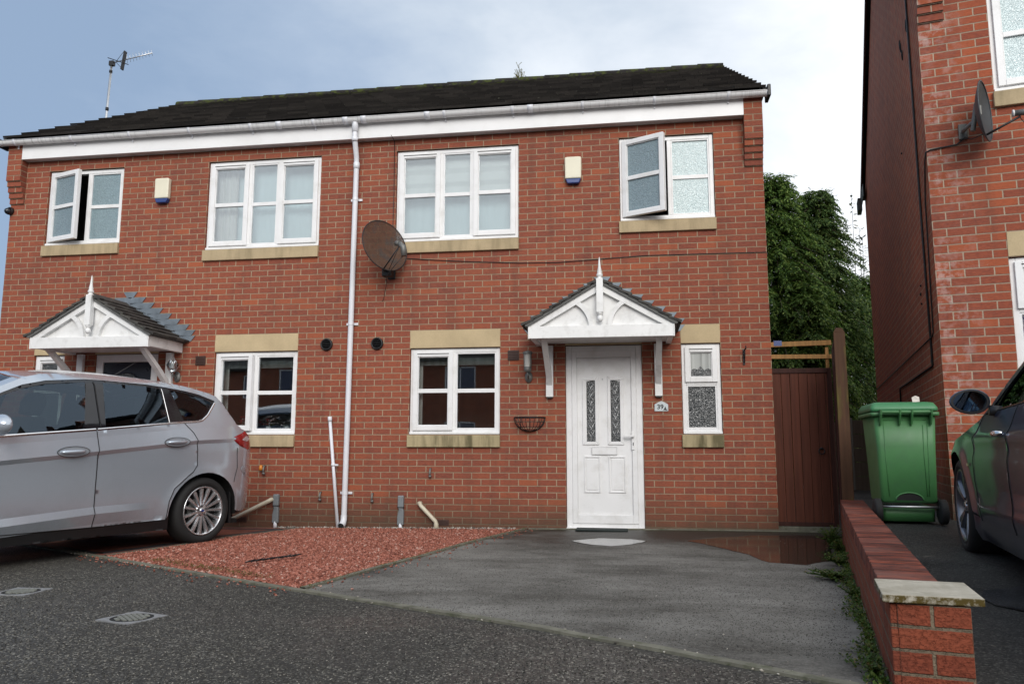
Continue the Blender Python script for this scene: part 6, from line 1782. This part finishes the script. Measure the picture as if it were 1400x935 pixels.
def W2(s, h):
    w = lin(h, [(.12, .80), (.2, .84), (.5, .865), (.65, .872), (.75, .858), (.88, .81), (1.3, .60), (1.36, .5)])
    w -= inset(s, h, 4.36)
    d = h - .752; w += smooth01((s - .9) / .4) * smooth01((4. - s) / .5) * (.010 * math.exp(-(d / .03) ** 2) - .008 * math.exp(-((d + .08) / .04) ** 2))
    d = h - .33; w += smooth01((s - 1.2) / .3) * smooth01((3.0 - s) / .3) * .010 * math.exp(-((d) / .05) ** 2)
    for cx in (.77, 3.43):
        r = math.hypot((s - cx) / .37, (h - .31) / .36)
        if h < .85: w += .018 * math.exp(-((r - 1.02) / .14) ** 2)
    return w
SIL2 = [(3.95, .24), (4.20, .26), (4.30, .38), (4.31, .58), (4.27, .72), (4.22, .90), (4.08, .985), (3.85, 1.02), (3.60, 1.13), (3.3, 1.24), (3.0, 1.315), (2.7, 1.345), (2.4, 1.335), (2.1, 1.275), (1.8, 1.165), (1.60, 1.045), (1.46, .945), (1.36, .885), (1.306, .862), (.9, .79), (.5, .72), (.2, .64), (.06, .56), (.0, .45), (.03, .3), (.15, .2), (.36, .2)]
DLO2t = [(1.50, .905), (1.66, 1.01), (1.85, 1.125), (2.1, 1.222), (2.4, 1.280), (2.7, 1.285), (3.05, 1.235), (3.35, 1.11), (3.52, 1.0)]
DLO2r = [(3.50, .965), (3.2, .94)]
BELT2 = [(2.22, .905), (1.60, .895)]
arcR2 = ellarc(3.43, .31, .37, .36, 180, 0); arcF2 = ellarc(.77, .31, .37, .36, 0, 180)
FD2 = [(1.34, .262), (1.30, .5), (1.33, .75), (1.40, .885)]
RD2 = [(3.2, .94), (3.23, .8), (3.17, .68), (3.09, .55), (3.04, .40), (3.03, .262)]
BODY2 = [(3.03, .262)] + arcR2 + SIL2 + arcF2[::-1] + FD2 + [(1.50, .905)] + DLO2t[1:] + DLO2r + RD2[1:-1]
SPEC2 = dict(W=W2, WG=lambda s, h: lin(h, [(.88, .81), (1.3, .60)]) - inset(s, h, 4.36), L=4.36, r=.315, rr=.235, track=.865, wheels=(.77, 3.43), paint=M['navy'], sil=SIL2, body=BODY2,
    bulge=lambda x, h: .03 + (.08 if x > 3.9 and h < .95 else 0) + (.07 if x < 1.8 and .93 < h else 0) + (.15 if x < .3 and h < .65 else .03),
    bandmat=lambda x, h, t: 1 if (1.44 < x < 2.05 and h > .93 and t < .92) else 2 if (3.35 < x < 3.9 and 1.0 < h < 1.22 and t < .86) else 4 if (x < .1 and .30 < h < .52 and t < .5) else 0,
    dash=.86, seats=((1.95, 2), (2.8, 2)), seatz=.36,
    doors=[('front_door', FD2 + [(1.60, .895), (2.22, .905), (2.23, .6), (2.20, .262)], 0), ('rear_door', [(2.20, .262), (2.23, .6), (2.22, .905)] + RD2, 0)],
    handles={'front_door': [(1.97, 2.19, .765, .768)], 'rear_door': [(2.86, 3.08, .785, .79)]}, recess=False, handlemat=M['chrome'],
    sill=[(1.12, .13), (3.08, .13), (3.08, .29), (3.03, .264), (2.20, .264), (1.34, .264), (1.13, .29)], sillmat=M['navy'],
    dlo=DLO2t + DLO2r + BELT2[:], glass=[[(1.64, .915), (2.14, .918), (2.14, 1.215), (1.96, 1.155), (1.80, 1.075), (1.70, 1.005)], [(2.25, .92), (3.10, .945), (3.12, 1.19), (2.9, 1.245), (2.6, 1.262), (2.25, 1.24)]],
    trims=[([(1.52, .900), (2.22, .912), (3.2, .945), (3.48, .972)], .014, .003, M['blackgloss'], 'window_trim')],
    seams=[(RD2, .007), ([(2.20, .262), (2.23, .6), (2.22, .905)], .007), (FD2, .007)],
    extras=[('head_light', [(.14, .52), (.32, .56), (.46, .645), (.34, .66), (.16, .60)], M['clearlens'], .004), ('side_indicator', [(1.125, .580), (1.19, .585), (1.20, .600), (1.135, .602)], M['amber'], .008)],
    mirror=(1.70, .955, .155, .92), mirrormat=M['navy'], spokes=5, alloy=M['alloyd'], badge=M['blackgloss'], double=True)
CAR2 = empty('parked_car', (1.593, -2.943, .20), R(-102.24), 'dark slate car nosed up to the right house beside the low wall', 'car')
Car(SPEC2, CAR2).build()

# ---- the houses across the road, seen in the window reflections
H3 = empty('terraced_house', (-36, -25, -.1), 0, 'plain brick house across the road, mirrored in the ground floor panes', 'house')
mb = MB(); W3 = 52
hol = [(2 + 4 * k, 3.4 + 4 * k, z0, z0 + 1.15) for k in range(13) for z0 in (1.0, 3.5)] + [(W3 - x1, W3 - x0, z0, z1) for (x0, x1, z0, z1) in []]
for x0, x1 in ((0, W3),): holed(mb, x0, x1, -.5, 5.1, hol, lambda x, z: (x, 0, z))
mb.poly([(0, 0, -.5), (0, -8, -.5), (0, -8, 5.1), (0, -4, 7.4), (0, 0, 5.1)]); mb.poly([(W3, 0, -.5), (W3, -8, -.5), (W3, -8, 5.1), (W3, -4, 7.4), (W3, 0, 5.1)]); mb.poly([(0, -8, -.5), (W3, -8, -.5), (W3, -8, 5.1), (0, -8, 5.1)])
mb.build('wall', M['brick'], H3, uv='wall')
mb = MB(); mb.prism([(.35, 4.95), (-4, 7.5), (-8.35, 4.95), (-8.35, 4.85), (-4, 7.38), (.35, 4.85)], -.1, W3 + .1, 'x'); mb.build('roof', M['tile'], H3)
for (a, b, c, d) in hol:
    mb = MB(); ring(mb, a, b, c, d, .06, -.09, -.03); mb.box((a + b) / 2 - .03, (a + b) / 2 + .03, -.09, -.03, c, d); w = mb.build('window', M['white'], H3)
    mb = MB(); mb.box(a + .05, b - .05, -.07, -.06, c + .05, d - .05); mb.build('pane', M['bluepane'], w)

# ------------------------------------------------------------------ sky, sun, camera
w = bpy.data.worlds.new('World'); SC.world = w; w.use_nodes = True
nt = w.node_tree; N = nt.nodes; L = nt.links
bg = N['Background']
SUN_AZ, SUN_EL = R(165), R(26)     # azimuth measured clockwise from +Y
sky = N.new('ShaderNodeTexSky'); sky.sky_type = 'NISHITA'; sky.sun_disc = False; sky.sun_elevation = SUN_EL; sky.sun_rotation = SUN_AZ
tc = N.new('ShaderNodeTexCoord')
def wn(scale, detail, rough, vec, dist=0):
    n = N.new('ShaderNodeTexNoise'); n.inputs['Scale'].default_value = scale; n.inputs['Detail'].default_value = detail; n.inputs['Roughness'].default_value = rough; n.inputs['Distortion'].default_value = dist
    L.new(vec, n.inputs['Vector']); return n.outputs['Fac']
def wm(op, a, b):
    n = N.new('ShaderNodeMath'); n.operation = op
    for i, v in enumerate((a, b)):
        if isinstance(v, (int, float)): n.inputs[i].default_value = v
        else: L.new(v, n.inputs[i])
    return n.outputs[0]
mp = N.new('ShaderNodeMapping'); mp.inputs['Scale'].default_value = (1, 1, 2.2); L.new(tc.outputs['Generated'], mp.inputs[0])
sx = N.new('ShaderNodeSeparateXYZ'); L.new(tc.outputs['Generated'], sx.inputs[0])
n1 = wn(1.5, 6, .55, mp.outputs[0], .3)
n2 = wn(4.5, 5, .6, mp.outputs[0], .2)
# a bank of darker cloud to the north west, thin bright cloud to the north east and south
side = wm('MULTIPLY', sx.outputs[0], .78)
fac = wm('ADD', wm('ADD', wm('MULTIPLY', n1, .85), wm('MULTIPLY', n2, .34)), wm('ADD', side, -.04))
south = wm('MULTIPLY', wm('MAXIMUM', wm('MULTIPLY', sx.outputs[1], -1.), 0.), .75)
fac = wm('ADD', fac, south)
rp = N.new('ShaderNodeValToRGB'); cr = rp.color_ramp
stops = [(.10, (2.9, 3.95, 5.6)), (.30, (4.1, 5.1, 6.6)), (.50, (6.2, 7.0, 8.0)), (.68, (8.6, 9.1, 9.7)), (.88, (11.5, 11.7, 12.0))]
while len(cr.elements) < len(stops): cr.elements.new(.5)
for e, (p, c) in zip(cr.elements, stops): e.position = p; e.color = (*[v / 12 for v in c], 1)
L.new(fac, rp.inputs[0])
sc_ = N.new('ShaderNodeMix'); sc_.data_type = 'RGBA'; sc_.blend_type = 'MULTIPLY'; sc_.inputs[0].default_value = 1; L.new(rp.outputs[0], sc_.inputs[6]); sc_.inputs[7].default_value = (12, 12, 12, 1)
mx = N.new('ShaderNodeMix'); mx.data_type = 'RGBA'; mx.inputs[0].default_value = .88; L.new(sky.outputs[0], mx.inputs[6]); L.new(sc_.outputs[2], mx.inputs[7])
L.new(mx.outputs[2], bg.inputs['Color']); bg.inputs['Strength'].default_value = .085
sl = bpy.data.lights.new('sun', 'SUN'); sl.energy = 1.5; sl.angle = R(35); sl.color = (1., .965, .92)
so = bpy.data.objects.new('sun', sl); COL.objects.link(so)
dirs = Vector((math.sin(SUN_AZ) * math.cos(SUN_EL), math.cos(SUN_AZ) * math.cos(SUN_EL), math.sin(SUN_EL)))
so.rotation_euler = dirs.to_track_quat('Z', 'Y').to_euler(); so.location = dirs * 30

cam = bpy.data.cameras.new('camera'); co = bpy.data.objects.new('camera', cam); COL.objects.link(co); SC.camera = co
yaw, pitch, roll = -1.54936116e-01, 1.35488759e-01, 1.39837251e-03
f = Vector((math.sin(yaw) * math.cos(pitch), math.cos(yaw) * math.cos(pitch), math.sin(pitch)))
r = Vector((math.cos(yaw), -math.sin(yaw), 0)); u = r.cross(f)
r2 = r * math.cos(roll) + u * math.sin(roll); u2 = u * math.cos(roll) - r * math.sin(roll)
co.matrix_world = Matrix(((r2.x, u2.x, -f.x, -1.56742952), (r2.y, u2.y, -f.y, -9.20747869), (r2.z, u2.z, -f.z, .887994501), (0, 0, 0, 1)))
cam.sensor_width = 36; cam.lens = 36 * 1064.65456 / 1400; cam.clip_start = .05; cam.clip_end = 500
SC.view_settings.view_transform = 'Standard'; SC.view_settings.look = 'None'; SC.view_settings.exposure = 0.42; SC.view_settings.gamma = 1
SC.cycles.max_bounces = 8; SC.cycles.transparent_max_bounces = 12; SC.cycles.use_denoising = True
